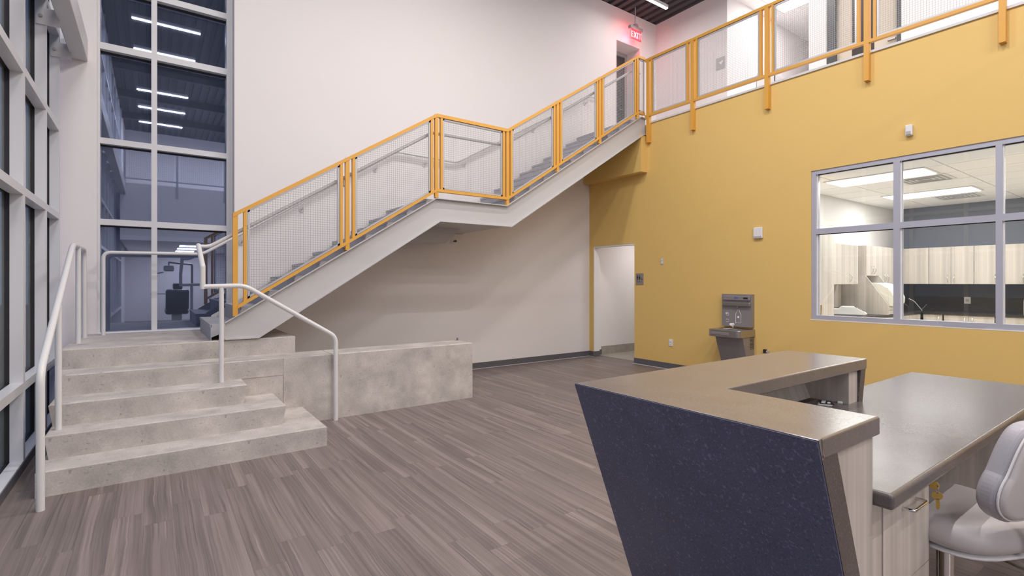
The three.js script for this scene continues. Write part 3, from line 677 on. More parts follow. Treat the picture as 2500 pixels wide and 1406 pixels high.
/* drinking fountain */
{
  const zr = -3.868, zl = -4.345, g = thing('drinking_fountain', 'grey steel drinking fountain with bottle filler on the yellow wall', 'drinking fountain', [XR, .3, -4.1]);
  const F = B(g, 'filler_panel', 6.95, XR, .80, 1.272, zl + .01, -3.875, M.steelDark);
  RB(g, 'display_bar', 6.925, 6.952, 1.18, 1.25, zl + .035, -3.89, .012, M.steelDark); RB(g, 'nozzle_hood', 6.91, 6.955, 1.10, 1.155, zl + .03, -3.885, .012, M.steel);
  B(g, 'display', 6.922, 6.926, 1.205, 1.228, -3.985, -3.92, M.black); B(g, 'badge', 6.922, 6.926, 1.205, 1.235, -4.12, -4.07, S(.12, .14, .35));
  cyl(g, 'nozzle', 6.93, 1.085, -4.075, .009, .013, .035, M.steel);
  // bottle pictogram in thin raised lines
  const px = 6.948, bl = (n, pts, r = .0028) => pipe(g, n, pts.map(([z, y]) => [px, y, z]), r, M.paper, 0, 6);
  bl('bottle_mark', [[-4.115, .855], [-4.035, .855], [-4.035, .985], [-4.06, 1.02], [-4.06, 1.045], [-4.09, 1.045], [-4.09, 1.02], [-4.115, .985], [-4.115, .855]]);
  cyl(g, 'bottle_drop', px, .94, -4.075, .016, .016, .003, M.paper, 'x');
  bl('hint_mark', [[-4.27, 1.0], [-4.24, 1.0], [-4.225, .985], [-4.225, .955], [-4.265, .955]]); bl('hint_mark', [[-4.265, .90], [-4.225, .90], [-4.225, .865], [-4.265, .865]]);
  hull(g, 'hint_mark', [[px, .99, -4.285], [px, .97, -4.255], [px, .99, -4.24], [px + .002, .99, -4.285], [px + .002, .97, -4.255], [px + .002, .99, -4.24]], M.paper);
  // basin with hollow bowl: rim ring of four bars and a dished bottom
  const x0 = 6.62, y0 = .665, y1 = .775;
  const sh = new THREE.Shape(); const w = zr - zl, d = XR - x0;
  const rr = .05; sh.moveTo(0, 0); sh.lineTo(w, 0); sh.lineTo(w, d - rr); sh.quadraticCurveTo(w, d, w - rr, d); sh.lineTo(rr, d); sh.quadraticCurveTo(0, d, 0, d - rr); sh.lineTo(0, 0);
  const hole = new THREE.Path(); hole.absellipse(w / 2, d * .52, w * .36, d * .33, 0, Math.PI * 2, true); sh.holes.push(hole);
  const bg = new THREE.ExtrudeGeometry(sh, { depth: y1 - y0 - .02, bevelEnabled: true, bevelSize: .008, bevelThickness: .008, bevelSegments: 2, curveSegments: 20 });
  // shape x -> world z, shape y -> world -x, depth -> y
  bg.applyMatrix4(new THREE.Matrix4().set(0, -1, 0, 0, 0, 0, 1, 0, 1, 0, 0, 0, 0, 0, 0, 1)); bg.scale(1, 1, 1);
  const idx = bg.index ? bg.toNonIndexed() : bg; const pa = idx.attributes.position; // the mapping mirrors: flip the winding
  for (let i = 0; i < pa.count; i += 3) for (const at of ['position', 'normal']) { const A = idx.attributes[at]; const x = A.getX(i + 1), y = A.getY(i + 1), z = A.getZ(i + 1); A.setXYZ(i + 1, A.getX(i + 2), A.getY(i + 2), A.getZ(i + 2)); A.setXYZ(i + 2, x, y, z); }
  idx.computeVertexNormals();
  const bm = mesh('basin', idx, M.steel, g); bm.position.set(...at(g, XR, y0 + .008, zl));
  const dish = new THREE.LatheGeometry([[0, 0], [.06, .003], [.13, .02], [.17, .05], [.176, .06]].map(p => new THREE.Vector2(...p)), 32);
  const dm = mesh('bowl', dish, S(.62, .6, .6, { roughness: .16, metalness: 1, side: THREE.DoubleSide }), g); dm.scale.set(.78, 1, 1.0); dm.position.set(...at(g, XR - d * .52, y0 + .045, (zl + zr) / 2));
  pipe(g, 'bubbler', [[6.90, y1, -4.13], [6.90, y1 + .04, -4.13], [6.85, y1 + .055, -4.13], [6.82, y1 + .035, -4.13]], .011, M.chrome, .03); RB(g, 'spout_guard', 6.83, 6.92, y1 + .035, y1 + .075, -4.15, -4.11, .015, M.plastic);
  RB(g, 'push_bar', x0 - .012, x0 + .004, .69, .735, -4.30, -4.02, .01, M.steelDark);
  // tapering skirt
  hull(g, 'skirt', [[6.72, .668, -4.30], [6.72, .668, -3.875], [XR, .668, -4.30], [XR, .668, -3.875], [6.84, .26, -4.27], [6.84, .26, -3.875], [XR, .26, -4.27], [XR, .26, -3.875]], M.steelDark);
  for (let i = 0; i < 9; i++) B(g, 'vent_slot', 6.905, 7.005, .655 - i * .020, .663 - i * .020, -3.8745, -3.872, M.black);
}

/* ================= RECEPTION DESK ================= */
{
  const g = thing('reception_desk', 'L shaped reception desk with raised speckled counter and slanting blue front', 'desk', [2.2, 0, -.95]);
  const T = 1.07, th = .052, x0 = 1.268, x1 = 1.64, z0 = -.548, z1 = -1.375, xe = 2.845, zi = -1.005, Y = .865;
  // raised counter: L outline, eased edges
  const xs = x0 + .027, L = [[xs, z0], [x1, z0], [x1, zi], [xe, zi], [xe, z1 - .01], [xs, z1 - .01]];
  hull(g, 'raised_counter', [[x0 + .006, T - .001, z0], [x0 + .036, T, z0 - .004], [x0 + .036, T - th, z0], [x0 + .026, T - th, z0], [x0 + .006, T - .001, z1 - .01], [x0 + .010, T, z0 - .004], [x0 + .010, T, z1 - .006], [x0 + .036, T, z1 - .006], [x0 + .036, T - th, z1 - .01], [x0 + .026, T - th, z1 - .01]], M.counterTop);
  const s = new THREE.Shape(L.map(([a, b]) => new THREE.Vector2(a, -b)));
  const cg = new THREE.ExtrudeGeometry(s, { depth: th - .012, bevelEnabled: true, bevelSize: .006, bevelOffset: -.006, bevelThickness: .006, bevelSegments: 3 });
  cg.rotateX(-Math.PI / 2); cg.translate(0, T - th + .006, 0);
  const cm = mesh('raised_counter', metreUV(cg), [M.counterTop, M.counter], g); cm.material = M.counterTop; cm.position.set(...at(g, 0, 0, 0));
  // slanting front slab: top edge out, foot drawn in; blue skin on the outer face, grey slab behind
  const k = .385, fx = y => x0 + (T - y) * k;
  const slab = (n, o0, o1, za, zb, ya, yb, m) => hull(g, n, [[fx(ya) + o0, ya, za], [fx(ya) + o1, ya, za], [fx(yb) + o0, yb, za], [fx(yb) + o1, yb, za], [fx(ya) + o0, ya, zb], [fx(ya) + o1, ya, zb], [fx(yb) + o0, yb, zb], [fx(yb) + o1, yb, zb]], m);
  slab('front_panel', .0, .006, z1 - .008, z0 - .0015, 0, T - .003, M.blue);
  slab('front_slab', .006, .088, z1 - .008, z0, 0, T - th + .004, M.counter);
  // far slab, leaning the same way under the far arm
  const fz = y => z1 + (T - y) * .42;
  const far = (n, a, b, xa, xb, ya, yb, m) => hull(g, n, [[xa, ya, fz(ya) + a], [xa, ya, fz(ya) + b], [xa, yb, fz(yb) + a], [xa, yb, fz(yb) + b], [xb, ya, fz(ya) + a], [xb, ya, fz(ya) + b], [xb, yb, fz(yb) + a], [xb, yb, fz(yb) + b]], m);
  far('far_slab', 0, .08, 1.80, xe - .012, .0, T - th, M.counter); far('far_slab', 0, .08, 1.44, 1.80, Y - .1, T - th, M.counter);
  far('far_lining', .081, .098, 1.45, 2.72, Y, T - th, M.wood);
  // end leg by the pedestal
  hull(g, 'end_leg', [[2.79, T - th, zi - .004], [xe, T - th, zi - .004], [2.79, T - th, zi - .12], [xe, T - th, zi - .12], [2.775, Y, zi - .008], [2.82, Y, zi - .008], [2.775, Y, zi - .12], [2.82, Y, zi - .12]], M.counter);
  B(g, 'pedestal', 2.683, 2.78, Y, T - th, zi - .22, zi - .016, M.wood);
  // wooden end panel under the near arm
  hull(g, 'end_panel', [z0 - .012, z0 - .03].flatMap(z => [[fx(T - th) + .088, T - th, z], [1.626, T - th, z], [1.626, .38, z], [fx(.38) + .088, .38, z]]), M.wood);
  B(g, 'inner_panel', 1.60, 1.618, Y, T - th, zi, z0 - .0305, M.wood);
  // worktop
  RB(g, 'worktop', 1.629, 4.0, Y - .045, Y, -1.165, -.513, .012, M.worktop, 3);
  // drawer pedestal below its near end
  const yb = Y - .05;
  B(g, 'drawer_box', 1.63, 2.165, .0, yb, -1.12, -.60, M.wood);
  B(g, 'filler_strip', 1.63, 1.757, 0, yb, -.60, -.582, M.wood);
  const D = (ya, yc) => B(g, 'drawer', 1.762, 2.166, ya, yc, -.60, -.580, M.wood);
  D(.012, .49); const d2 = D(.494, yb - .002);
  pipe(d2, 'handle', [[1.915, .735, -.58], [1.915, .735, -.548], [2.035, .735, -.548], [2.035, .735, -.58]], .0055, M.chrome, .022, 10);
  cyl(d2, 'lock', 2.102, .772, -.578, .009, .009, .008, M.steel, 'z');
  B(g, 'back_panel', 2.165, 3.92, .0, yb, -1.15, -1.13, M.wood); B(g, 'side_panel', 3.9, 3.95, 0, yb, -1.15, -.56, M.wood); B(g, 'apron', 2.75, 3.9, .735, yb, -1.12, -.62, M.wood);
  hull(g, 'support_bracket', [[2.168, yb, -.62], [2.30, yb, -.62], [2.168, .755, -.62], [2.325, .755, -.62], [2.168, yb, -.66], [2.30, yb, -.66], [2.168, .755, -.66], [2.325, .755, -.66]], M.plastic);
}
/* keys in the drawer lock */
{
  const bow = new THREE.Shape(); bow.absellipse(0, -.014, .0145, .0135, 0, Math.PI * 2, false); const eye = new THREE.Path(); eye.absellipse(0, -.006, .0035, .003, 0, Math.PI * 2, true); bow.holes.push(eye);
  const blade = new THREE.Shape([[-.0048, -.024], [.0048, -.024], [.0048, -.034], [.0062, -.037], [.0044, -.040], [.0058, -.044], [.0042, -.048], [.0052, -.052], [.0, -.060], [-.0048, -.056]].map(p => new THREE.Vector2(...p)));
  const ex = sh => { const o = metreUV(new THREE.ExtrudeGeometry(sh, { depth: .0016, bevelEnabled: true, bevelSize: .0004, bevelThickness: .0004, bevelSegments: 1, curveSegments: 14 })); o.translate(0, .006, -.0008); return o; };
  const gb = ex(bow), gl = ex(blade);
  const key = (label, p, rot) => { const g = thing('key', label, 'key', p, 'brass keys at the drawer lock'); mesh('bow', gb, M.brass, g); mesh('blade', gl, M.brass, g); g.rotation.set(...rot); };
  key('brass key stuck in the drawer lock', [2.102, .772, -.541], [Math.PI / 2, Math.PI / 2, 0]);
  key('loose brass key hanging from the key in the drawer lock', [2.10, .749, -.541], [0, -1.1, .05]);
  const r = thing('key_ring', 'small wire ring joining the two brass keys', 'ring', [2.101, .760, -.541]);
  const m = mesh('ring', new THREE.TorusGeometry(.0125, .0011, 8, 28), M.steel, r); m.rotation.y = .5;
}
/* cards on the worktop */
{
  const g = thing('card_stack', 'small stack of black and white printed cards on the desk worktop', 'cards', [2.60, .865, -1.09]); g.rotation.y = .35;
  for (let i = 0; i < 3; i++) { const m = mesh('card', boxGeo(.075, .0025, .055), i === 2 ? M.black : M.paper, g); m.position.set(i * .003, .0013 + i * .0026, i * .002); m.rotation.y = i * .09; }
  const p = mesh('label', boxGeo(.06, .0006, .016), M.paper, g); p.position.set(.006, .0083, -.006); const q = mesh('label', boxGeo(.035, .0006, .012), M.paper, g); q.position.set(-.004, .0083, .016);
  const e = thing('eraser', 'small white block beside the printed cards', 'block', [2.675, .865, -1.055]); e.rotation.y = .3;
  const m = mesh('block', new RoundedBoxGeometry(.03, .008, .02, 2, .002), M.paper, e); m.position.y = .004;
}
/* operator's stool */
{
  const sx = 2.42, sz = -.60, d = V(.40, 0, -.91).normalize(), turn = Math.atan2(-d.x, -d.z);
  const g = thing('operator_stool', 'pale grey upholstered operator stool with backrest at the desk', 'chair', [sx, 0, sz]); g.rotation.y = turn; // forward is local -z
  // seat cushion: rounded pad, slightly dished
  const pad = (w, dp, h, r, n = 28) => {
    const pos = [], idx = [], R = 14; // superellipse rings
    const prof = [[0, 1], [.35, 1], [.62, .985], [.82, .93], [.93, .80], [.985, .58], [1, .32], [.975, .12], [.9, 0], [0, 0]];
    prof.forEach(([s, y]) => { for (let k = 0; k <= n; k++) { const a = k / n * Math.PI * 2, c = Math.cos(a), q = Math.sin(a), e = .62; const x = Math.sign(c) * Math.abs(c) ** e, z = Math.sign(q) * Math.abs(q) ** e; pos.push(x * s * w / 2, y * h - (s < .7 && y > .5 ? .012 * (1 - s) : 0), z * s * dp / 2); } });
    for (let i = 0; i < prof.length - 1; i++) for (let k = 0; k < n; k++) { const a = i * (n + 1) + k, b = a + n + 1; idx.push(a, a + 1, b, a + 1, b + 1, b); }
    const o = new THREE.BufferGeometry(); o.setAttribute('position', new THREE.Float32BufferAttribute(pos, 3)); o.setAttribute('uv', new THREE.Float32BufferAttribute(new Float32Array(pos.length / 3 * 2), 2)); o.setIndex(idx); o.computeVertexNormals(); return o;
  };
  const seat = mesh('seat', pad(.47, .45, .095), M.vinyl, g); seat.position.set(0, .548, .03);
  const plate = mesh('seat_plate', pad(.45, .43, .022), M.plastic, g); plate.position.set(0, .53, .03);
  // backrest: outline narrowing upward, thick shell and padded face
  const sh = new THREE.Shape(); sh.moveTo(-.04, .29); sh.bezierCurveTo(-.09, .28, -.115, .21, -.145, .145); sh.bezierCurveTo(-.19, .09, -.19, .02, -.11, .0); sh.lineTo(.11, .0); sh.bezierCurveTo(.19, .02, .19, .09, .145, .145); sh.bezierCurveTo(.115, .21, .09, .28, .04, .29); sh.bezierCurveTo(.02, .296, -.02, .296, -.04, .29);
  const mk = (dep, bs, bt, off) => new THREE.ExtrudeGeometry(sh, { depth: dep, bevelEnabled: true, bevelSize: bs, bevelThickness: bt, bevelOffset: off, bevelSegments: 5, curveSegments: 16 });
  const bk = mesh('backrest', metreUV(mk(.02, .022, .022, -.012)), M.vinylShell, g); bk.position.set(0, .69, .245); bk.rotation.x = .06;
  const fc = mesh('backrest_cover', mk(.006, .018, .014, -.022), M.vinyl, g); fc.position.set(0, .69, .283); fc.rotation.x = .06;
  const pp = sh.getSpacedPoints(60).map(p => [p.x * 1.0, p.y, 0]); const pi = mesh('piping', pipeGeo(pp, .0035, 0, 6), M.plastic, g); pi.position.set(0, .69, .288); pi.rotation.x = .06;
  pipe(g, 'back_support', [[0, .51, 0], [0, .51, .27], [0, .56, .30], [0, .74, .268]].map(([x, y, z]) => { const q = V(x, y, z).applyAxisAngle(V(0, 1, 0), 0); return [q.x + sx, q.y, q.z + sz]; }), .012, M.chrome, .04);
  const c1 = mesh('gas_spring', new THREE.CylinderGeometry(.014, .014, .14, 20), M.black, g); c1.position.set(0, .46, 0);
  const c0 = mesh('column', new THREE.CylinderGeometry(.026, .026, .36, 28), M.chrome, g); c0.position.set(0, .28, 0);
  pipe(g, 'lever', [[sx + .03, .515, sz - .02], [sx + .26, .505, sz - .05]], .006, M.plasticGrey, 0, 8);
  const tg = mesh('paper_tag', boxGeo(.075, .001, .05), M.paper, g); tg.position.set(.12, .515, .22); tg.rotation.set(.3, .2, .2);
  for (let i = 0; i < 5; i++) {
    const a = i / 5 * Math.PI * 2 + .5, leg = pipe(g, 'leg', [[sx, .10, sz], [sx + Math.cos(a) * .235, .07, sz + Math.sin(a) * .235]], .016, M.chrome, 0, 10);
    const w = mesh('caster', new THREE.CylinderGeometry(.026, .026, .03, 18), M.black, leg); w.rotation.z = Math.PI / 2; w.rotation.y = a; w.position.set(Math.cos(a) * .235, -.074, Math.sin(a) * .235);
  }
  const ring = mesh('foot_ring', new THREE.TorusGeometry(.17, .009, 8, 40), M.chrome, g); ring.rotation.x = Math.PI / 2; ring.position.y = .24;
  for (let i = 0; i < 4; i++) { const a = i * Math.PI / 2 + .3; pipe(g, 'ring_spoke', [[sx + Math.cos(a) * .025, .26, sz + Math.sin(a) * .025], [sx + Math.cos(a) * .17, .24, sz + Math.sin(a) * .17]], .006, M.chrome, 0, 8); }
}

/* ================= LABORATORY BEHIND THE WINDOW ================= */
{
  const x0 = XR + .15, xb = 11.85, zl = -3.73, zr = 1.2, hc = 2.86;
  const w1 = struct('wall_laboratory_left', 'white side wall of the laboratory behind the tall cabinet', 'wall'); B(w1, 'wall_panel', x0, xb + .15, 0, 3.0, zl - .15, zl, M.white2);
  const w3 = struct('wall_laboratory_right', 'white right hand wall of the laboratory', 'wall'); B(w3, 'wall_panel', x0, xb + .15, 0, 3.0, zr, zr + .15, M.white2);
  const w = struct('wall_laboratory_back', 'slate blue back wall of the laboratory with dark backsplash', 'wall'); B(w, 'wall_panel', xb, xb + .15, 0, 3.0, zl, zr, M.slate);
  B(w, 'backsplash', xb - .012, xb, .931, 1.414, zl + .02, zr, M.splash);
  const f = struct('floor_laboratory', 'pale laboratory floor', 'floor'); B(f, 'slab', x0, xb, -.004, 0, zl, zr, M.cream);
  const c = struct('ceiling_laboratory', 'white suspended tile ceiling of the laboratory', 'ceiling');
  const tx = [], tz = [];
  for (let i = 0; i < 8; i++) for (let j = 0; j < 5; j++) {
    const xa = x0 + i * .6, xq = Math.min(xb, xa + .6), za = zl + j * 1.2 - .6, zc = za + 1.2;
    if (zc < zl + .02 || za > zr) continue;
    B(c, 'ceiling_tile', xa + .008, xq - .008, hc, hc + .02, Math.max(zl, za) + .008, Math.min(zr, zc) - .008, M.ceilTile);
  }
  B(c, 'grid', x0, xb, hc + .012, hc + .03, zl, zr, M.gridWhite);
  const troffer = (xa, xq, za, zb, label) => {
    const l = thing('troffer_light', label, 'ceiling light', [(xa + xq) / 2, hc, (za + zb) / 2], 'laboratory ceiling lights');
    B(l, 'frame', xa, xq, hc - .012, hc - .001, za, zb, M.gridWhite); B(l, 'diffuser', xa + .03, xq - .03, hc - .02, hc - .011, za + .03, zb - .03, M.glow);
    down(l, (xa + xq) / 2, hc - .026, (za + zb) / 2, xq - xa - .06, zb - za - .06, PANEL * 1.25);
  };
  troffer(7.70, 8.28, -3.25, -2.1, 'bright rectangular light panel in the laboratory ceiling near the yellow wall'); troffer(9.75, 10.35, -3.25, -2.1, 'bright rectangular light panel deeper in the laboratory ceiling');
  troffer(7.70, 8.28, -1.0, .15, 'bright rectangular light panel at the right end of the laboratory near the window'); troffer(9.75, 10.35, -1.0, .15, 'bright rectangular light panel deep at the right end of the laboratory');
  const vent = (x, z, label) => {
    const v = thing('ceiling_vent', label, 'vent', [x, hc, z], 'laboratory ceiling vents');
    B(v, 'plate', x - .28, x + .28, hc - .008, hc - .001, z - .28, z + .28, M.gridWhite);
    for (let i = 0; i < 4; i++) { const r = .06 + i * .055; for (const [a, b, e, h] of [[-r, r, -r - .008, -r + .008], [-r, r, r - .008, r + .008], [-r - .008, -r + .008, -r, r], [r - .008, r + .008, -r, r]]) B(v, 'slat', x + a, x + b, hc - .016, hc - .008, z + e, z + h, M.plasticGrey); }
  };
  vent(8.62, -2.35, 'square slatted air vent in the laboratory ceiling beside the near light panel'); vent(10.75, -2.5, 'square slatted air vent in the laboratory ceiling beside the deep light panel');
  const arc = (p, x, y, z, ax) => ax === 'z' ? pipe(p, 'handle', [[x, y, z], [x + .012, y + .05, z + .028], [x + .012, y + .09, z + .028], [x, y + .14, z]], .006, M.chrome, .04, 8) : pipe(p, 'handle', [[x, y, z], [x - .028, y + .05, z], [x - .028, y + .09, z], [x, y + .14, z]], .006, M.chrome, .04, 8);
  // tall cabinet
  const t = thing('tall_cabinet', 'tall pale wood cabinet beside the laboratory window', 'cabinet', [7.53, 0, -3.43]);
  B(t, 'body', 7.28, 7.755, 0, 2.10, zl, -3.15, M.wood); B(t, 'door', 7.285, 7.75, .08, 2.095, -3.15, -3.132, M.wood); B(t, 'handle', 7.31, 7.33, .98, 1.14, -3.13, -3.11, M.chrome);
  // wall cabinets on the left wall
  const wallCab = (label, xa, xq, ya, yc, z, doors, hy) => {
    const g = thing('wall_cabinet', label, 'cabinet', [(xa + xq) / 2, ya, (zl + z) / 2], 'pale wood wall cabinets in the laboratory');
    B(g, 'body', xa, xq, ya, yc, zl, z - .018, M.wood);
    doors.forEach(([a, b, hx]) => { const d = B(g, 'door', a + .002, b - .002, ya + .003, yc - .003, z - .018, z, M.wood); if (hx) arc(d, hx, hy, z, 'z'); });
    return g;
  };
  wallCab('pale wood wall cabinet with two doors beside the tall laboratory cabinet', 8.40, 9.29, 1.415, 2.04, -3.4, [[8.40, 8.875, 0], [8.875, 9.29, 8.98]], 1.45);
  wallCab('short pale wood wall cabinet above the slanting niche', 9.50, 10.0, 1.555, 2.05, -3.36, [[9.50, 9.75, 9.70], [9.75, 10.0, 9.80]], 1.58);
  wallCab('pale wood wall cabinet in the laboratory corner', 10.04, 11.5, 1.415, 2.06, -3.4, [[10.04, 10.45, 10.38], [10.45, 10.9, 10.50], [10.9, 11.5, 0]], 1.44);
  const bp = thing('back_board', 'pale wood back board under the laboratory wall cabinets', 'panel', [8.9, .95, zl + .01]); B(bp, 'board', 7.76, 9.455, 1.03, 1.414, zl, zl + .02, M.wood);
  // slanting gables of the niche
  for (const [x, lb] of [[9.46, 'slanting pale wood gable left of the cream processor'], [10.02, 'slanting pale wood gable right of the cream processor']]) {
    const g = thing('niche_gable', lb, 'panel', [x, .931, zl]);
    hull(g, 'board', [[x, .931, zl], [x + .02, .931, zl], [x, 1.56, zl], [x + .02, 1.56, zl], [x, 1.56, -3.36], [x + .02, 1.56, -3.36], [x, 1.08, -3.04], [x + .02, 1.08, -3.04], [x, .931, -3.04], [x + .02, .931, -3.04]], M.wood);
  }
  const nd = thing('drawer_cabinet', 'low pale wood two drawer cabinet under the cream processor', 'cabinet', [9.75, .93, -3.35]);
  B(nd, 'body', 9.485, 10.015, .932, 1.065, zl, -3.08, M.wood); for (const y of [.936, 1.002]) { const d = B(nd, 'drawer', 9.49, 10.01, y, y + .06, -3.08, -3.06, M.wood); RB(d, 'pull', 9.69, 9.81, y + .026, y + .034, -3.06, -3.05, .003, M.beige); }
  // cream film processor
  const ap = thing('film_processor', 'cream curved front processor machine in the laboratory niche', 'machine', [9.75, 1.07, -3.3]);
  const pr = [[-3.62, 1.07], [-3.02, 1.07], [-2.99, 1.12], [-2.985, 1.20], [-3.02, 1.29], [-3.08, 1.36], [-3.16, 1.42], [-3.24, 1.44], [-3.62, 1.44]];
  const sh = new THREE.Shape(pr.map(([z, y]) => new THREE.Vector2(z, y))); const ag = new THREE.ExtrudeGeometry(sh, { depth: .46, bevelEnabled: true, bevelSize: .01, bevelThickness: .01, bevelOffset: -.01, bevelSegments: 2 }); ag.rotateY(-Math.PI / 2); ag.translate(9.99, 0, 0);
  const am = mesh('body', metreUV(ag), M.cream, ap); am.position.set(...at(ap, 0, 0, 0));
  B(ap, 'side_door', 9.506, 9.515, 1.12, 1.36, -3.25, -3.06, M.cream); B(ap, 'badge', 9.87, 9.95, 1.285, 1.30, -3.03, -3.015, M.plasticGrey); RB(ap, 'keypad', 9.72, 9.86, 1.44, 1.447, -3.30, -3.22, .003, M.plasticGrey);
  // worktops and base cabinets
  const wt = thing('laboratory_worktop', 'black laboratory worktop with upstand along the side wall', 'worktop', [9.5, .89, -3.3]);
  B(wt, 'slab', 7.76, xb, .89, .93, zl, -3.09, M.labTop); const wt2 = thing('laboratory_worktop', 'black laboratory worktop along the slate back wall', 'worktop', [11.5, .89, -1]); B(wt2, 'slab', 11.2, xb - .013, .89, .93, -3.09, zr, M.labTop); B(wt, 'upstand', 7.76, 9.46, .93, 1.03, zl, zl + .02, M.labTop);
  const bc = thing('base_cabinet', 'pale wood base cabinets under the black worktop on the side wall', 'cabinet', [9.4, 0, -3.4]); B(bc, 'body', 7.76, 11.2, 0, .89, zl, -3.13, M.wood);
  for (let i = 0; i < 6; i++) B(bc, 'door', 7.77 + i * .57, 8.32 + i * .57, .1, .88, -3.13, -3.112, M.wood);
  // back run
  const seams = [-3.40, -3.055, -2.742, -2.44, -2.10, -1.80];
  const kb = (label, za, zb) => { const g = thing('wall_cabinet', label, 'cabinet', [11.6, 1.415, (za + zb) / 2], 'pale wood wall cabinets in the laboratory'); B(g, 'body', 11.42, xb - .012, 1.415, 2.07, za, zb, M.wood); return g; };
  const d1 = kb('single door pale wood wall cabinet on the slate back wall', -3.46, -3.057), d2 = kb('double door pale wood wall cabinet on the slate back wall', -3.052, -2.442), d3 = kb('wide pale wood wall cabinet at the right of the slate back wall', -2.438, -1.80);
  const door = (g, za, zb, hz) => { const d = B(g, 'door', 11.402, 11.42, 1.418, 2.067, za + .003, zb - .003, M.wood); arc(d, 11.402, 1.44, hz, 'x'); };
  door(d1, -3.46, -3.057, -3.43); door(d2, -3.052, -2.744, -2.79); door(d2, -2.744, -2.442, -2.70); door(d3, -2.438, -2.12, -2.17); door(d3, -2.12, -1.80, -1.84);
  const bb = (label, za, zb, n, hz) => { const g = thing('base_cabinet', label, 'cabinet', [11.5, 0, (za + zb) / 2]); B(g, 'body', 11.25, xb - .014, 0, .89, za, zb, M.wood); for (let i = 0; i < n; i++) { const a = za + (zb - za) * i / n, b = za + (zb - za) * (i + 1) / n; const d = B(g, 'door', 11.232, 11.25, .1, .875, a + .003, b - .003, M.wood); arc(d, 11.232, .70, i % 2 ? a + .05 : b - .05, 'x'); } };
  bb('pale wood base cabinet left part under the back worktop', -3.09, -2.825, 1); bb('pale wood base cabinet right part under the back worktop', -2.80, -2.15, 2); bb('pale wood base cabinet far right under the back worktop', -2.14, -.9, 3);
  // shelf tower at the right
  const tw = thing('shelf_tower', 'pale wood tower with slanting side at the right of the laboratory', 'shelf', [11.3, .93, -1.75]);
  for (const z of [-1.78, -1.10]) hull(tw, 'gable', [[xb - .012, .93, z], [xb - .012, .93, z + .02], [11.05, .93, z], [11.05, .93, z + .02], [11.05, 1.15, z], [11.05, 1.15, z + .02], [11.36, 1.62, z], [11.36, 1.62, z + .02], [xb - .012, 1.62, z], [xb - .012, 1.62, z + .02]], M.wood);
  B(tw, 'cabinet', 11.36, xb - .012, 1.62, 2.07, -1.78, -1.08, M.wood); B(tw, 'shelf', 11.1, xb - .012, 1.10, 1.12, -1.76, -1.10, M.wood);
  for (const y of [1.02, 1.06]) B(tw, 'drawer', 11.06, 11.08, y, y + .036, -1.76, -1.10, M.wood);
  const ot = thing('wall_outlet', 'white outlet plate on the dark laboratory backsplash', 'outlet', [11.83, 1.06, -2.62]); RB(ot, 'plate', 11.826, 11.838, 1.065, 1.185, -2.665, -2.575, .003, M.plastic); B(ot, 'socket', 11.822, 11.827, 1.10, 1.15, -2.64, -2.60, M.plasticGrey);
  const fa = thing('faucet', 'thin steel faucet standing at the back worktop corner', 'faucet', [11.45, .93, -3.2]); pipe(fa, 'spout', [[11.5, .93, -3.18], [11.5, 1.1, -3.30], [11.5, 1.14, -3.38]], .01, M.steel, .05); pipe(fa, 'lever', [[11.5, .95, -3.18], [11.47, 1.05, -3.10]], .008, M.steel);
  // white bench device with sloping dark keypad
  const dv = thing('bench_device', 'white bench device with sloping dark keypad on the black worktop', 'device', [8.55, .93, -3.3]);
  const prof = [[8.18, .965], [8.98, .965], [9.02, .99], [8.98, 1.03], [8.78, 1.145], [8.55, 1.145], [8.48, 1.09], [8.22, 1.085], [8.15, 1.0]];
  const vs = new THREE.Shape(prof.map(p => new THREE.Vector2(...p))); const vg = new THREE.ExtrudeGeometry(vs, { depth: .34, bevelEnabled: true, bevelSize: .012, bevelThickness: .012, bevelOffset: -.012, bevelSegments: 3 }); vg.translate(0, 0, -3.52);
  const vm = mesh('case', metreUV(vg), M.plastic, dv); vm.position.set(...at(dv, 0, 0, 0));
  hull(dv, 'keypad', [[8.79, 1.148, -3.46], [8.965, 1.044, -3.46], [8.79, 1.148, -3.20], [8.965, 1.044, -3.20], [8.785, 1.14, -3.46], [8.96, 1.036, -3.46], [8.785, 1.14, -3.20], [8.96, 1.036, -3.20]], M.black);
  for (let i = 0; i < 3; i++) for (let j = 0; j < 3; j++) { const u = .3 + i * .2; const m = mesh('button', boxGeo(.02, .006, .035), M.plastic, dv); m.position.set(...at(dv, 8.79 + .175 * u, 1.150 - .104 * u, -3.42 + j * .07)); m.rotation.z = -.535; }
  B(dv, 'tray', 8.1, 9.0, .932, .948, -3.52, -3.14, M.steel); B(dv, 'foot', 8.25, 8.95, .948, .968, -3.48, -3.2, M.plasticGrey);
  dv.position.set(8.66, .931, -3.39); dv.rotation.y = -1.2; dv.scale.setScalar(.68);
}

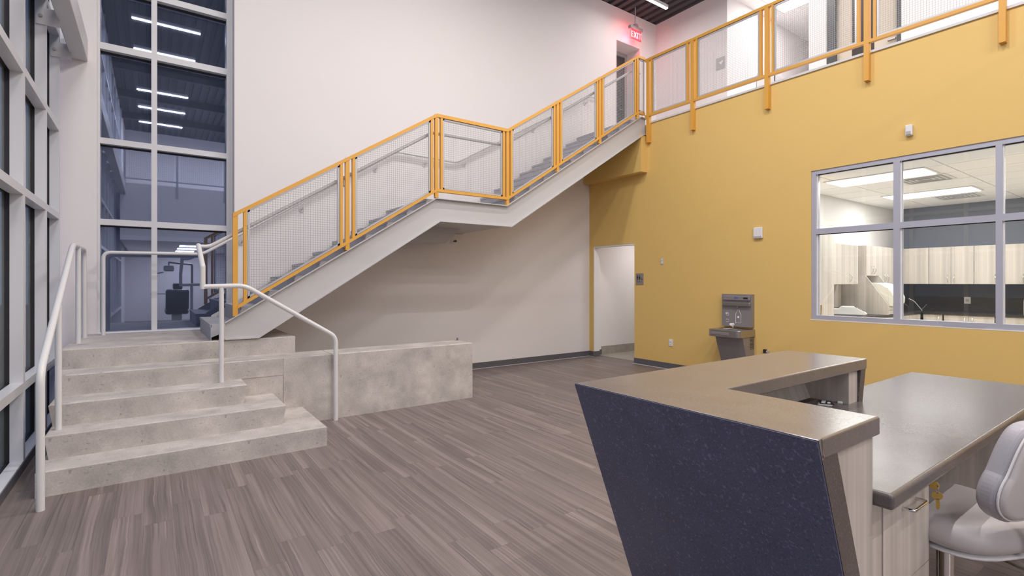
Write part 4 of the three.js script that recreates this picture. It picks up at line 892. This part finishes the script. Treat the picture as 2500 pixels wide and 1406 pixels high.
/* ================= treatment bay behind the camera, mirrored in the tall window ================= */
{
  const panelLight = (x, z, label) => { const l = thing('recessed_panel_light', label, 'ceiling light', [x, 2.62, z], 'treatment bay ceiling lights'); B(l, 'frame', x - .32, x + .32, 2.606, 2.619, z - .32, z + .32, M.gridWhite); B(l, 'diffuser', x - .28, x + .28, 2.60, 2.607, z - .28, z + .28, M.glowPanel); down(l, x, 2.594, z, .56, .56, PANEL * 3.2); };
  panelLight(1.0, 4.0, 'square panel light above the treatment chair'); panelLight(1.0, 5.6, 'square panel light behind the treatment chair'); panelLight(1.0, 7.2, 'square panel light at the end wall of the treatment bay');
  const g = thing('treatment_chair', 'dark padded treatment chair with lamp arm in the rear bay', 'chair', [.95, 0, 5.6]);
  RB(g, 'base', .7, 1.2, 0, .12, 5.3, 6.1, .03, M.plastic); RB(g, 'pedestal', .82, 1.08, .12, .5, 5.5, 5.8, .04, M.plastic);
  RB(g, 'seat', .66, 1.24, .5, .64, 5.3, 6.6, .06, M.black, 3); const b = RB(g, 'backrest', .66, 1.24, .62, 1.25, 5.05, 5.22, .07, M.black, 3); b.rotation.x = -.25; RB(g, 'headrest', .83, 1.07, 1.24, 1.42, 4.95, 5.05, .045, M.black, 3);
  pipe(g, 'lamp_post', [[1.35, .3, 5.8], [1.35, 2.0, 5.8], [.75, 2.05, 5.6]], .03, M.steelDark, .05); RB(g, 'lamp_head', .62, .88, 1.78, 1.95, 5.5, 5.66, .05, M.plasticGrey, 3); pipe(g, 'lamp_arm', [[.75, 2.05, 5.6], [.75, 1.95, 5.58]], .02, M.steel);
  pipe(g, 'tray_arm', [[.4, .5, 5.7], [.4, 1.7, 5.7], [.62, 1.75, 5.6]], .018, M.steel, .05); B(g, 'tray', .3, .7, 1.1, 1.12, 5.3, 5.6, M.steelDark); g.position.set(.62, 0, 3.25);
  const r = thing('gallery_guardrail', 'grey guardrail with wire panels on the rear gallery', 'guardrail', [3.1, UP, 2.42]);
  B(r, 'top_rail', -.7, XR - .1, 5.26, 5.30, 2.41, 2.45, M.frameGrey); B(r, 'bottom_rail', -.7, XR - .1, 4.30, 4.335, 2.41, 2.45, M.frameGrey);
  for (let x = -.6; x < 6.9; x += 1.2) { B(r, 'post', x - .025, x + .025, 3.86, 5.28, 2.375, 2.43, M.frameGrey); if (x < 5.6) wireMesh(r, x + .08, x + 1.12, () => 4.34, () => 5.25, (s, y) => [s, y, 2.43], 'z', .05, .002); }
}

/* ground outside */
{
  const g = thing('parking_ground', 'dark asphalt ground outside the curtain wall', 'ground', [-20, -.2, -5], null, 'structure');
  B(g, 'slab', -60, -1.2, -.3, -.15, -50, 40, M.asphalt); B(g, 'slab', -1.2, 14, -.3, -.15, -50, -7.7, M.asphalt);
}

renderer.render(scene, camera);
